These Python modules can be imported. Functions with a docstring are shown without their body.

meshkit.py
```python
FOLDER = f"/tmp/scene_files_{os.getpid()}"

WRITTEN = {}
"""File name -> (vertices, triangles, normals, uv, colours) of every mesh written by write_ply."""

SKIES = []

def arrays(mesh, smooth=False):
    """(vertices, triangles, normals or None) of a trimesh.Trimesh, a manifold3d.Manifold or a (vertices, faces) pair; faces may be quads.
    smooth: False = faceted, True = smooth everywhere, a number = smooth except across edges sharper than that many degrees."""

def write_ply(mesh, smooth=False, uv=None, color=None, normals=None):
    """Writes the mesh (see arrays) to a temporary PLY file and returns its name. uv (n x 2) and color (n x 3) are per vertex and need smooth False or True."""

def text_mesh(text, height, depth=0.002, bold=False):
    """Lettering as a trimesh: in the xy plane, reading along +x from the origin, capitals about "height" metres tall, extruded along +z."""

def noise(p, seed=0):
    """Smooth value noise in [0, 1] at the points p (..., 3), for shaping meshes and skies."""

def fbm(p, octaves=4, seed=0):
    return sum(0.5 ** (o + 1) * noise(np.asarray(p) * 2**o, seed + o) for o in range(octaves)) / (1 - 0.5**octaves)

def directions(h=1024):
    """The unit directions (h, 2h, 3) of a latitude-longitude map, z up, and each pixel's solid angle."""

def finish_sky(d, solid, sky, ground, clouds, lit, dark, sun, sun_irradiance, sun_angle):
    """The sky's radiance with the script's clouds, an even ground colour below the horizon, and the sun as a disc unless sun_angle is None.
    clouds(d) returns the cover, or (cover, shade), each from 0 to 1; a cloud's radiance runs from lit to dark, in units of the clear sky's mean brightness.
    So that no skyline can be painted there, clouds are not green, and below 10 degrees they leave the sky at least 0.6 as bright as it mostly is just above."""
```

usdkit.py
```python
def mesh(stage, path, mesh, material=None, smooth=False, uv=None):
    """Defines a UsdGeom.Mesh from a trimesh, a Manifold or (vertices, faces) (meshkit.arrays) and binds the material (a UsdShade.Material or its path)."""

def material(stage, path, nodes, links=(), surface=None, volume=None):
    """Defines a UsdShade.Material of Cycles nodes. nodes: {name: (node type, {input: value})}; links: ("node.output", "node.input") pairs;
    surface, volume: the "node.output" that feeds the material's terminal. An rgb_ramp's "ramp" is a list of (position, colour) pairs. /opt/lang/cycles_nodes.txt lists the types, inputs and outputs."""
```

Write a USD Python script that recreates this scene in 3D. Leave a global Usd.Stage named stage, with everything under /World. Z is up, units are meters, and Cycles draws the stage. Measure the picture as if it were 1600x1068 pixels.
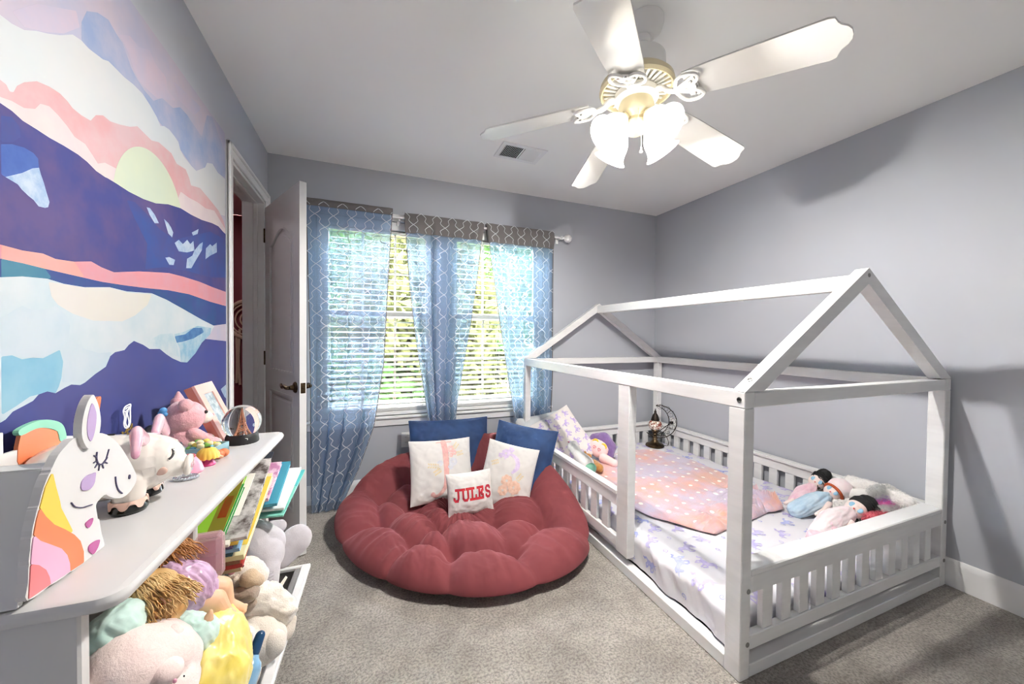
import math, random
import numpy as np, trimesh
from shapely.geometry import Polygon, LineString, Point, MultiPolygon, box as sbox
from shapely import affinity, union_all
from manifold3d import Manifold, OpType
from pxr import Usd, UsdGeom, UsdLux, UsdShade, Gf, Sdf
import usdkit, meshkit

stage = Usd.Stage.CreateInMemory()
UsdGeom.SetStageUpAxis(stage, 'Z'); UsdGeom.SetStageMetersPerUnit(stage, 1.0)
UsdGeom.Xform.Define(stage, '/World'); UsdGeom.Scope.Define(stage, '/World/Looks')
pi = math.pi
rng = np.random.default_rng(7)

# ------------------------------------------------------------ camera, sky, sun, exposure
F, YAW, PITCH, ROLL = 572.743, 0.374568, 0.0173908, 0.0097965
fwd = np.array([math.sin(YAW) * math.cos(PITCH), math.cos(YAW) * math.cos(PITCH), -math.sin(PITCH)])
r0 = np.array([math.cos(YAW), -math.sin(YAW), 0]); u0 = np.cross(r0, fwd)
rt = r0 * math.cos(ROLL) + u0 * math.sin(ROLL); up = u0 * math.cos(ROLL) - r0 * math.sin(ROLL)
EYE = np.array([0, 0, 1.22])
cam = UsdGeom.Camera.Define(stage, '/World/camera')
cm = np.eye(4); cm[:3, 0], cm[:3, 1], cm[:3, 2], cm[:3, 3] = rt, up, -fwd, EYE
UsdGeom.Xformable(cam).AddTransformOp().Set(Gf.Matrix4d(cm.T.tolist()))
cam.CreateHorizontalApertureAttr(36.0); cam.CreateVerticalApertureAttr(36.0 * 1068 / 1600)
cam.CreateFocalLengthAttr(36.0 * F / 1600); cam.CreateClippingRangeAttr(Gf.Vec2f(0.05, 500))
cam.CreateExposureAttr(1.78)
SKY, SUN, BULB, SHADE = 13.0, 6.0, 1350.0, 2.2
sky = UsdLux.DomeLight.Define(stage, '/World/sky'); sky.CreateIntensityAttr(SKY); sky.CreateColorAttr(Gf.Vec3f(0.93, 0.97, 1.0))
sun = UsdLux.DistantLight.Define(stage, '/World/sun'); sun.CreateIntensityAttr(SUN); sun.CreateAngleAttr(1.0); sun.CreateColorAttr(Gf.Vec3f(1, .96, .88))
UsdGeom.Xformable(sun).AddRotateXYZOp().Set(Gf.Vec3f(38, 12, 0))      # from the house side onto the trees outside

# ------------------------------------------------------------ helpers
def numbered(base):
    k, p = 0, base
    while stage.GetPrimAtPath(p):
        k += 1; p = f'{base}_{k:03d}'
    return p
def obj(name, mesh, m, parent=None, smooth=30, kind=None, label=None):
    root = str(parent.GetPath()) if parent is not None else '/World'
    o = usdkit.mesh(stage, numbered(f'{root}/{name}'), mesh, MAT[m] if isinstance(m, str) else m, smooth=smooth).GetPrim()
    if kind: o.SetCustomDataByKey('kind', kind)
    if label: o.SetCustomDataByKey('label', label)
    return o
def tag(o, label, cat, group=None, kind=None):
    o.SetCustomDataByKey('label', label); o.SetCustomDataByKey('category', cat)
    if group: o.SetCustomDataByKey('group', group)
    if kind: o.SetCustomDataByKey('kind', kind)
    return o
def thing(name, label, cat, M=None, group=None, kind=None):
    x = UsdGeom.Xform.Define(stage, numbered('/World/' + name))
    if M is not None: x.AddTransformOp().Set(Gf.Matrix4d(np.asarray(M).T.tolist()))
    o = x.GetPrim()
    if label: tag(o, label, cat, group)
    if kind: o.SetCustomDataByKey('kind', kind)
    return o
def setting(name): return thing(name, None, None, kind='structure')
def T(x=0, y=0, z=0):
    M = np.eye(4); M[:3, 3] = x, y, z; return M
def R(ax, deg):
    v = {'x': [1, 0, 0], 'y': [0, 1, 0], 'z': [0, 0, 1]}.get(ax, ax)
    return trimesh.transformations.rotation_matrix(math.radians(deg), v)
def frame(o, x, y):
    """matrix whose local x runs along x, local y as near y as possible"""
    x = np.array(x, float); x /= np.linalg.norm(x); z = np.cross(x, y); z /= np.linalg.norm(z)
    M = np.eye(4); M[:3, 0], M[:3, 1], M[:3, 2], M[:3, 3] = x, np.cross(z, x), z, o
    return M
def xf(m, M):
    m = m.copy(); m.apply_transform(M); return m
def cat(*ms): return trimesh.util.concatenate([m for m in ms])
def bx(lo, hi, c=0.003):
    lo, hi = np.minimum(lo, hi).astype(float), np.maximum(lo, hi).astype(float)
    c = min(c, *((hi - lo) * .4)); P = []
    for sx in (0, 1):
        for sy in (0, 1):
            for sz in (0, 1):
                q = np.where([sx, sy, sz], hi, lo); d = np.where([sx, sy, sz], -1, 1) * c
                for k in range(3):
                    w = q + d; w[k] = q[k]; P.append(w)
    return trimesh.convex.convex_hull(np.array(P))
def bar(a, b, w, h, upv=(0, 0, 1), c=0.003):
    a, b = np.array(a, float), np.array(b, float); L = np.linalg.norm(b - a)
    x = (b - a) / L; M = np.eye(4); s = np.cross(upv, x); s /= np.linalg.norm(s)
    M[:3, 0], M[:3, 1], M[:3, 2], M[:3, 3] = x, s, np.cross(x, s), a
    return xf(bx((0, -w / 2, -h / 2), (L, w / 2, h / 2), c), M)
def lathe(prof, n=40):
    prof = np.array(prof, float); a = np.linspace(0, 2 * pi, n, endpoint=False)
    V = np.stack([np.outer(prof[:, 0], np.cos(a)), np.outer(prof[:, 0], np.sin(a)), np.repeat(prof[:, 1:2], n, 1)], -1).reshape(-1, 3)
    i, j = np.meshgrid(np.arange(len(prof) - 1), np.arange(n), indexing='ij'); k = (j + 1) % n
    q = np.stack([i * n + j, i * n + k, (i + 1) * n + k, (i + 1) * n + j], -1).reshape(-1, 4)
    m = trimesh.Trimesh(V, np.vstack([q[:, [0, 1, 2]], q[:, [0, 2, 3]]]), process=False); m.merge_vertices()
    m.update_faces(m.nondegenerate_faces())
    if m.is_watertight and m.volume < 0: m.invert()
    return m
def smoothpath(pts, n=8, closed=False):
    p = np.array(pts, float); out = []; N = len(p)
    for i in range(N if closed else N - 1):
        a, b, c, d = (p[(i + k) % N] if closed else p[min(max(i + k, 0), N - 1)] for k in (-1, 0, 1, 2))
        for t in np.linspace(0, 1, n, endpoint=False):
            out.append(.5 * (2 * b + (c - a) * t + (2 * a - 5 * b + 4 * c - d) * t * t + (3 * b - a - 3 * c + d) * t ** 3))
    if not closed: out.append(p[-1])
    return np.array(out)
def tube(pts, r, n=8, closed=False):
    p = np.array(pts, float); N = len(p); r = np.broadcast_to(r, N)
    t = np.roll(p, -1, 0) - np.roll(p, 1, 0) if closed else np.gradient(p, axis=0)
    t /= np.maximum(np.linalg.norm(t, axis=1, keepdims=True), 1e-9)
    u = np.cross(t[0], [0, 0, 1] if abs(t[0][2]) < .9 else [1, 0, 0]); U = []
    for k in range(N):
        u = u - t[k] * (u @ t[k]); u /= np.linalg.norm(u); U.append(u)
    U = np.array(U); W = np.cross(t, U); a = np.linspace(0, 2 * pi, n, endpoint=False)
    V = p[:, None] + r[:, None, None] * (U[:, None] * np.cos(a)[None, :, None] + W[:, None] * np.sin(a)[None, :, None])
    i, j = np.meshgrid(np.arange(N if closed else N - 1), np.arange(n), indexing='ij'); k = (j + 1) % n; i2 = (i + 1) % N
    q = np.stack([i * n + j, i * n + k, i2 * n + k, i2 * n + j], -1).reshape(-1, 4)
    V = V.reshape(-1, 3); Fc = np.vstack([q[:, [0, 1, 2]], q[:, [0, 2, 3]]])
    if not closed:
        V = np.vstack([V, p[0], p[-1]]); m0 = N * n
        c = [[m0, (k + 1) % n, k] for k in range(n)] + [[m0 + 1, (N - 1) * n + k, (N - 1) * n + (k + 1) % n] for k in range(n)]
        Fc = np.vstack([Fc, c])
    m = trimesh.Trimesh(V, Fc, process=False)
    return m
def ball(c, r, n=3):
    m = trimesh.creation.icosphere(n, 1.0); m.apply_scale(np.broadcast_to(r, 3)); m.apply_translation(c); return m
def ext(poly, d):
    gs = [g for g in getattr(poly, 'geoms', [poly]) if g.area > 1e-9]
    return trimesh.util.concatenate([trimesh.creation.extrude_polygon(g, d, engine='earcut') for g in gs])
def grid(P):
    """(n, m, 3) points to an open sheet"""
    n, m = P.shape[:2]; i, j = np.meshgrid(np.arange(n - 1), np.arange(m - 1), indexing='ij')
    q = np.stack([i * m + j, (i + 1) * m + j, (i + 1) * m + j + 1, i * m + j + 1], -1).reshape(-1, 4)
    return trimesh.Trimesh(P.reshape(-1, 3), np.vstack([q[:, [0, 1, 2]], q[:, [0, 2, 3]]]), process=False)
def shell(P, th):
    """an open sheet of points given a thickness"""
    m = grid(P); N = np.array(m.vertex_normals); v = np.vstack([m.vertices, m.vertices - N * th]); k = len(m.vertices)
    n, mm = P.shape[:2]; idx = np.arange(k).reshape(n, mm)
    rim = np.concatenate([idx[0, :-1], idx[:-1, -1], idx[-1, :0:-1], idx[:0:-1, 0]]); nx = np.roll(rim, -1)
    side = np.vstack([np.stack([rim, nx, nx + k], 1), np.stack([rim, nx + k, rim + k], 1)])
    return trimesh.Trimesh(v, np.vstack([m.faces, m.faces[:, ::-1] + k, side]), process=False)
def blob(bones, edge=.01, it=8, noise=0, nscale=30, seed=0, flat=None):
    """bones: (p0, r0, p1, r1) or (p, r): one continuous smoothed body"""
    L = []
    for b in bones:
        s = [Manifold.sphere(1, 20).scale(tuple(np.broadcast_to(b[k + 1], 3).astype(float))).translate(tuple(map(float, b[k]))) for k in range(0, len(b), 2)]
        L.append(s[0] if len(s) == 1 else Manifold.batch_hull(s))
    m = Manifold.batch_boolean(L, OpType.Add).refine_to_length(edge).to_mesh()
    m = trimesh.Trimesh(np.array(m.vert_properties[:, :3], float), np.array(m.tri_verts), process=True)
    if it: trimesh.smoothing.filter_taubin(m, iterations=it)
    if noise:
        n = meshkit.fbm(m.vertices * nscale, 3, seed) - .5
        m.vertices = m.vertices + m.vertex_normals * (n * 2 * noise)[:, None]
    return m
def hair(name, m, parent, mesh, n, L, w, droop=(0, 0, 0), jit=.5, seed=0, curl=0, kind='stuff'):
    """short fibres standing on a mesh, one BasisCurves part"""
    r = np.random.default_rng(seed); st = np.random.get_state(); np.random.seed(seed)
    p, f = trimesh.sample.sample_surface(mesh, n, seed=seed); np.random.set_state(st)
    N = mesh.face_normals[f] + r.normal(0, jit, (n, 3)) * .6; N /= np.linalg.norm(N, axis=1, keepdims=True)
    L_ = L * r.uniform(.6, 1.1, (n, 1)); d = np.array(droop, float)
    pts = np.stack([p - N * .001, p + N * L_ * .5 + d * L_ * .15, p + N * L_ * .85 + d * L_ * .6 + r.normal(0, curl * L, (n, 3))], 1)
    c = UsdGeom.BasisCurves.Define(stage, numbered(f'{parent.GetPath()}/{name}'))
    c.CreatePointsAttr([Gf.Vec3f(*map(float, q)) for q in pts.reshape(-1, 3)]); c.CreateCurveVertexCountsAttr([3] * n)
    c.CreateTypeAttr('linear'); c.CreateWidthsAttr([w]); c.SetWidthsInterpolation('constant')
    UsdShade.MaterialBindingAPI.Apply(c.GetPrim()).Bind(MAT[m] if isinstance(m, str) else m)
    if kind: c.GetPrim().SetCustomDataByKey('kind', kind)
    return c.GetPrim()

# ------------------------------------------------------------ materials
MAT = {}
def lin(c):
    c = np.array(c, float) / 255; return tuple(np.where(c <= .04045, c / 12.92, ((c + .055) / 1.055) ** 2.4))
def mat(name, rgb, rough=.5, rgb2=None, vs=8, vd=3, bump=0, bs=60, bd=.002, lo=.35, hi=.65, sc=(1, 1, 1), **kw):
    n = {'p': ('principled_bsdf', dict(base_color=lin(rgb), roughness=rough, **kw))}; l = []
    if rgb2 is not None or bump:
        n['t'] = ('texture_coordinate', {}); n['m'] = ('mapping', {'scale': sc}); l.append(('t.object', 'm.vector'))
    if rgb2 is not None:
        n['n'] = ('noise_texture', {'scale': vs, 'detail': vd, 'roughness': .6})
        n['r'] = ('rgb_ramp', {'ramp': [(lo, lin(rgb)), (hi, lin(rgb2))]})
        l += [('m.vector', 'n.vector'), ('n.fac', 'r.fac'), ('r.color', 'p.base_color')]
    if bump:
        n['bn'] = ('noise_texture', {'scale': bs, 'detail': 3, 'roughness': .6}); n['b'] = ('bump', {'strength': bump, 'distance': bd})
        l += [('m.vector', 'bn.vector'), ('bn.fac', 'b.height'), ('b.normal', 'p.normal')]
    MAT[name] = usdkit.material(stage, '/World/Looks/' + name, n, l, surface='p.BSDF'); return MAT[name]
mat('wall_paint', (180, 183, 190), .75, bump=.12, bs=220, bd=.001)
mat('ceiling_paint', (245, 245, 242), .85, bump=.1, bs=160, bd=.001)
mat('trim_white', (236, 236, 236), .35)
mat('door_white', (214, 214, 214), .42, bump=.08, bs=30, bd=.001, sc=(1, 1, .1))
mat('bed_white', (230, 230, 229), .38, (222, 222, 221), 4, bump=.06, bs=25, bd=.001, sc=(1, 1, 6))
mat('shelf_white', (214, 213, 212), .35)
mat('bolt', (150, 150, 148), .35, metallic=1.0)
mat('bolt_dark', (45, 45, 45), .5)
mat('bronze', (105, 88, 66), .32, (60, 48, 38), 20, metallic=1.0)
mat('dark_metal', (48, 40, 34), .45, metallic=.7)
mat('maroon_wall', (120, 42, 52), .7)
mat('hall_floor', (88, 66, 52), .6)
mat('macrame', (205, 170, 150), .9, bump=.5, bs=80)
mat('blind_white', (240, 240, 238), .45)
mat('frame_white', (238, 238, 238), .4)
mat('rod_white', (238, 238, 238), .3)
mat('navy_velvet', (24, 50, 90), .75, (34, 68, 116), 5, lo=.4, hi=.7, bump=.2, bs=400, bd=.001, sheen_weight=.5, sheen_roughness=.4, sheen_tint=lin((110, 150, 210)))
mat('burgundy', (110, 46, 51), .85, (120, 52, 57), 5, bump=.15, bs=500, bd=.0008, sheen_weight=.25, sheen_tint=lin((220, 150, 155)))
mat('white_cloth', (218, 215, 212), .85, bump=.15, bs=500, bd=.0006)
mat('grey_cloth', (196, 199, 200), .85, bump=.2, bs=200, bd=.001)
mat('black', (22, 22, 24), .5)
mat('outlet_white', (238, 238, 236), .35)
def carpet():
    n = {'t': ('geometry', {}), 'v': ('voronoi_texture', {'scale': 300}), 'n1': ('noise_texture', {'scale': 4.5, 'detail': 4, 'roughness': .65}), 'n2': ('noise_texture', {'scale': 105, 'detail': 3, 'roughness': .75}),
         'r1': ('rgb_ramp', {'ramp': [(.36, lin((150, 145, 139))), (.64, lin((182, 177, 170)))]}), 'r2': ('rgb_ramp', {'ramp': [(.40, lin((96, 89, 82))), (.5, lin((212, 206, 199))), (.60, lin((255, 252, 246)))]}),
         'mx': ('mix_color', {'blend_type': 'multiply', 'fac': .55}), 'g': ('brightness_contrast', {'bright': .0, 'contrast': .0}), 'a': ('math', {'math_type': 'add'}), 'b': ('bump', {'strength': .7, 'distance': .004}),
         'p': ('principled_bsdf', {'roughness': .95, 'sheen_weight': .15})}
    l = [('t.position', 'v.vector'), ('t.position', 'n1.vector'), ('t.position', 'n2.vector'), ('n1.fac', 'r1.fac'), ('n2.fac', 'r2.fac'), ('r1.color', 'mx.a'), ('r2.color', 'mx.b'),
         ('mx.result', 'g.color'), ('g.color', 'p.base_color'), ('v.distance', 'a.value1'), ('n2.fac', 'a.value2'), ('a.value', 'b.height'), ('b.normal', 'p.normal')]
    MAT['carpet'] = usdkit.material(stage, '/World/Looks/carpet', n, l, surface='p.BSDF')
carpet()
def glassy(name, tint=(1, 1, 1), ior=1.45):
    MAT[name] = usdkit.material(stage, '/World/Looks/' + name, {'f': ('fresnel', {'IOR': ior}), 't': ('transparent_bsdf', {'color': tint}), 'g': ('glossy_bsdf', {'roughness': .02, 'color': (1, 1, 1)}), 'm': ('mix_closure', {})},
        [('f.fac', 'm.fac'), ('t.BSDF', 'm.closure1'), ('g.BSDF', 'm.closure2')], surface='m.closure')
glassy('pane_glass')
def sheer(name, tint, body, fac, trans=.6, front=None):
    MAT[name] = usdkit.material(stage, '/World/Looks/' + name, {'t': ('transparent_bsdf', {'color': lin(tint)}), 'd': ('diffuse_bsdf', {'color': lin(front or body)}), 'l': ('translucent_bsdf', {'color': lin(body)}),
        'm': ('mix_closure', {'fac': trans}), 'k': ('mix_closure', {'fac': fac})}, [('d.BSDF', 'm.closure1'), ('l.BSDF', 'm.closure2'), ('t.BSDF', 'k.closure1'), ('m.closure', 'k.closure2')], surface='k.closure')
sheer('sheer_blue', (186, 212, 240), (146, 178, 214), .6, .5, (148, 152, 160))
sheer('sheer_header', (120, 126, 134), (142, 137, 135), .86, .35)
sheer('trellis_thread', (200, 215, 225), (232, 236, 238), .85, .4)
mat('dummy', (128, 128, 128))
# ------------------------------------------------------------ the room
XL, XR, YB, YF, ZC = -0.635, 2.704, 2.937, -0.95, 2.44
WA, WB = (-0.345, 0.505), (0.612, 1.465); WZ = (0.60, 2.075)
DY, DZ = (2.212, 2.862), 2.085
struct = lambda name, mesh, m, **k: obj(name, mesh, m, kind='structure', **k)
struct('floor', bx((XL - .12, YF - .1, -.05), (XR + .1, YB + .13, 0), .001), 'carpet', smooth=False)
struct('ceiling', bx((XL - .12, YF - .1, ZC), (XR + .1, YB + .13, ZC + .05), .001), 'ceiling_paint', smooth=False)
def wall_poly(poly, M, th): return xf(ext(poly, th), M)
MXZ = np.array([[1, 0, 0, 0], [0, 0, 1, 0], [0, 1, 0, 0], [0, 0, 0, 1.]])      # polygon (x, z), extruded along y (mirrored)
def back_ext(poly, y0, y1):
    m = ext(poly, y1 - y0); v = m.vertices.copy(); m.vertices = np.c_[v[:, 0], y0 + v[:, 2], v[:, 1]]; m.invert(); return m
def side_ext(poly, x0, x1):
    m = ext(poly, x1 - x0); v = m.vertices.copy(); m.vertices = np.c_[x0 + v[:, 2], v[:, 0], v[:, 1]]; return m
bw = sbox(XL - .12, 0, XR + .1, ZC) - sbox(WA[0], WZ[0], WA[1], WZ[1]) - sbox(WB[0], WZ[0], WB[1], WZ[1])
struct('wall_back', back_ext(bw, YB, YB + .13), 'wall_paint', smooth=False)
lw = sbox(YF - .1, 0, YB, ZC) - sbox(DY[0], -.01, DY[1], DZ)
struct('wall_left', side_ext(lw, XL - .12, XL), 'wall_paint', smooth=False)
struct('wall_right', bx((XR, YF - .1, 0), (XR + .1, YB, ZC), .001), 'wall_paint', smooth=False)
struct('wall_front', bx((XL, YF - .1, 0), (XR, YF, ZC), .001), 'wall_paint', smooth=False)
bprof = Polygon([(0, 0), (.015, 0), (.015, .105), (.011, .118), (.008, .13), (.004, .136), (0, .136)])
def baseboard(name, a, b, inward):
    a, b = np.array(a, float), np.array(b, float); L = np.linalg.norm(b - a); m = ext(bprof, L); v = m.vertices; d = (b - a) / L
    m.vertices = np.array([a[0], a[1], 0]) + np.outer(v[:, 0], [inward[0], inward[1], 0]) + np.outer(v[:, 1], [0, 0, 1]) + np.outer(v[:, 2], [d[0], d[1], 0])
    if m.volume < 0: m.invert()
    struct(name, m, 'trim_white')
baseboard('baseboard_right', (XR, YF), (XR, YB), (-1, 0)); baseboard('baseboard_back', (XL, YB), (XR, YB), (0, -1))
baseboard('baseboard_left', (XL, YF), (XL, 2.14), (1, 0)); baseboard('baseboard_front', (XL, YF), (XR, YF), (0, 1))
# hallway beyond the door
hx0 = -1.75
struct('floor_1', bx((hx0, 1.6, -.05), (XL - .12, 4.6, 0), .001), 'hall_floor', smooth=False)
struct('ceiling_1', bx((hx0, 1.6, ZC), (XL - .12, 4.6, ZC + .05), .001), 'ceiling_paint', smooth=False)
hw = struct('wall_hall', cat(bx((hx0 - .1, 1.5, 0), (hx0, 4.7, ZC), .001), bx((hx0, 4.6, 0), (XL - .12, 4.7, ZC), .001), bx((hx0, 1.5, 0), (XL - .12, 1.6, ZC), .001)), 'maroon_wall', smooth=False)
struct('wall_hall_right', bx((XL - .13, YB + .13, 0), (XL - .03, 4.7, ZC), .001), 'maroon_wall', smooth=False)
hl = UsdLux.DiskLight.Define(stage, '/World/unseen_hall_light'); hl.CreateRadiusAttr(.12); hl.CreateIntensityAttr(16); UsdGeom.Xformable(hl).AddTranslateOp().Set(Gf.Vec3d(-1.25, 3.3, ZC - .02))  # unseen ceiling lamp, out of view, placed to light the maroon hall wall
# ---- door frame and door leaf
t = setting('trim_1')
def casing(pts, w=.06):
    """stepped casing around the doorway on the room side"""
    out = []
    for (y0, z0), (y1, z1) in zip(pts[:-1], pts[1:]):
        lo = np.array([XL, min(y0, y1), min(z0, z1)]); hi = np.array([XL, max(y0, y1), max(z0, z1)]); out.append((lo, hi))
    return out
CW = .062
for lo, hi, n in (((DY[0] - CW, 0), (DY[0], DZ + CW), 'casing'), ((DY[1], 0), (DY[1] + CW, DZ + CW), 'casing'), ((DY[0], DZ), (DY[1], DZ + CW), 'casing')):
    near = abs(lo[0] - (DY[0] - CW)) < .01
    b = [bx((XL, lo[0], lo[1]), (XL + .012, hi[0], hi[1]), .003)]
    if lo[1] == 0: 
        o0 = lo[0] if near else hi[0] - .022
        b.append(bx((XL, o0, 0), (XL + .02, o0 + .022, hi[1]), .005))
    else: b.append(bx((XL, lo[0] - CW, hi[1] - .022), (XL + .02, hi[0] + CW, hi[1]), .005))
    obj(n, cat(*b), 'trim_white', t)
for y0, y1, z0, z1 in ((DY[0], DY[0] + .018, 0, DZ), (DY[1] - .018, DY[1], 0, DZ), (DY[0], DY[1], DZ - .018, DZ)):
    obj('jamb', bx((XL - .122, y0, z0), (XL + .002, y1, z1), .002), 'trim_white', t)
obj('door_stop', cat(bx((XL - .06, DY[0] + .018, 0), (XL - .035, DY[0] + .03, DZ - .018)), bx((XL - .06, DY[1] - .03, 0), (XL - .035, DY[1] - .018, DZ - .018)), bx((XL - .06, DY[0] + .018, DZ - .03), (XL - .035, DY[1] - .018, DZ - .018))), 'trim_white', t)
hinge = np.array([XL + .022, DY[1] - .015, 0]); latch = np.array([-.328, 2.268, 0])
dv = latch - hinge; DW = np.linalg.norm(dv); dv /= DW
face = np.array([-dv[1], dv[0], 0]);  face = face if face[1] < 0 or face[0] < 0 else -face      # side towards the camera
Md = np.eye(4); Md[:3, 0], Md[:3, 1], Md[:3, 2], Md[:3, 3] = dv, np.cross([0, 0, 1], dv), (0, 0, 1), hinge + np.array([0, 0, .008])
d = thing('door_1', None, None, Md, kind='structure')
DT, DH = .035, 2.03
arch = [(x, 1.77 + .075 * max(0, math.cos((x - DW / 2) / (DW / 2 - .1) * pi / 2 * 1.15)) ** 1.3) for x in np.linspace(DW - .1, .1, 25)]
pt = Polygon([(.1, .98), (DW - .1, .98)] + arch); pb = Polygon([(.1, .2), (DW - .1, .2), (DW - .1, .86), (.1, .86)])
def leaf(poly, y0, y1):
    m = ext(poly, y1 - y0); v = m.vertices.copy(); m.vertices = np.c_[v[:, 0], y0 + v[:, 2], v[:, 1]]; m.invert(); return m
slab = sbox(0, 0, DW, DH)
obj('door_leaf', cat(leaf(slab - pt - pb, -DT / 2, DT / 2), leaf(slab.buffer(-.01), -DT / 2 + .009, DT / 2 - .009)), 'door_white', d, smooth=False)
for pp in (pt, pb):
    ms = []
    for sgn in (-1, 1):
        for k, (ins, dep) in enumerate(((0, .0015), (.008, .004), (.03, .0055), (.045, .0025))):
            pass
        ring = pp - pp.buffer(-.012); ms.append(leaf(ring, *(sorted((sgn * (DT / 2 - .01), sgn * (DT / 2 + .003))))))
        ms.append(leaf(pp.buffer(-.035), *(sorted((sgn * (DT / 2 - .01), sgn * (DT / 2 - .004)))))); ms.append(leaf(pp.buffer(-.048), *(sorted((sgn * (DT / 2 - .01), sgn * (DT / 2 - .001))))))
    obj('panel', cat(*ms), 'door_white', d, smooth=False)
hz, hxx = .915, DW - .06
for sgn in (-1, 1):
    ros = lathe([(0, 0), (.031, 0), (.031, .004), (.027, .009), (.015, .013), (.011, .03), (.0, .03)]); ros = xf(ros, T(hxx, sgn * DT / 2, hz) @ R('x', -90 * sgn))
    lev = tube(smoothpath([(hxx, sgn * (DT / 2 + .03), hz), (hxx - .012, sgn * (DT / 2 + .043), hz), (hxx - .05, sgn * (DT / 2 + .045), hz + .006), (hxx - .085, sgn * (DT / 2 + .043), hz - .004), (hxx - .112, sgn * (DT / 2 + .04), hz + .012)], 6), np.r_[np.linspace(.011, .008, 20), np.linspace(.008, .005, 5)], 10)
    h = obj('door_handle', ros, 'bronze', d); obj('lever', lev, 'bronze', h)
obj('latch_plate', cat(bx((DW - .001, -.012, hz - .028), (DW + .0015, .012, hz + .028), .001), xf(ball((0, 0, 0), .007, 2), T(DW + .003, 0, hz))), 'bronze', d)
for z in (.25, 1.05, 1.85): obj('hinge', cat(xf(lathe([(0, -.045), (.006, -.045), (.006, .045), (0, .045)], 12), T(-.004, -DT / 2 - .002, z))), 'bronze', d)
# ---- outlets
def outlet(M, label, plug=False):
    t = thing('wall_outlet', label, 'outlet', M)
    obj('cover_plate', bx((-.035, -.006, -.0575), (.035, 0, .0575), .002), 'outlet_white', t)
    for z in (-.02, .02):
        s = obj('receptacle', xf(lathe([(0, 0), (.0165, 0), (.0165, .003), (0, .003)], 20), T(0, -.0055, z) @ R('x', 90)), 'outlet_white', t)
        obj('slot', cat(bx((-.007, -.009, z - .002), (-.005, -.0084, z + .006), .0002), bx((.005, -.009, z - .002), (.007, -.0084, z + .006), .0002)), 'black', s)
    return t
outlet(T(.278, YB - .001, .405), 'white outlet on the back wall beside the large square navy pillow')
outlet(T(XR - .001, 2.665, .392) @ R('z', -90), 'white outlet on the right wall behind the crescent lamp')
tag(obj('power_plug', cat(xf(bx((-.012, -.03, -.01), (.012, 0, .01), .004), T(XR - .0105, 2.665, .412) @ R('z', -90)), tube(smoothpath([(XR - .04, 2.665, .41), (XR - .05, 2.67, .37), (XR - .02, 2.70, .2), (XR - .02, 2.72, .05)], 6), .003)), 'black'), 'black plug and cord in the right wall outlet by the lamp', 'plug')
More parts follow.
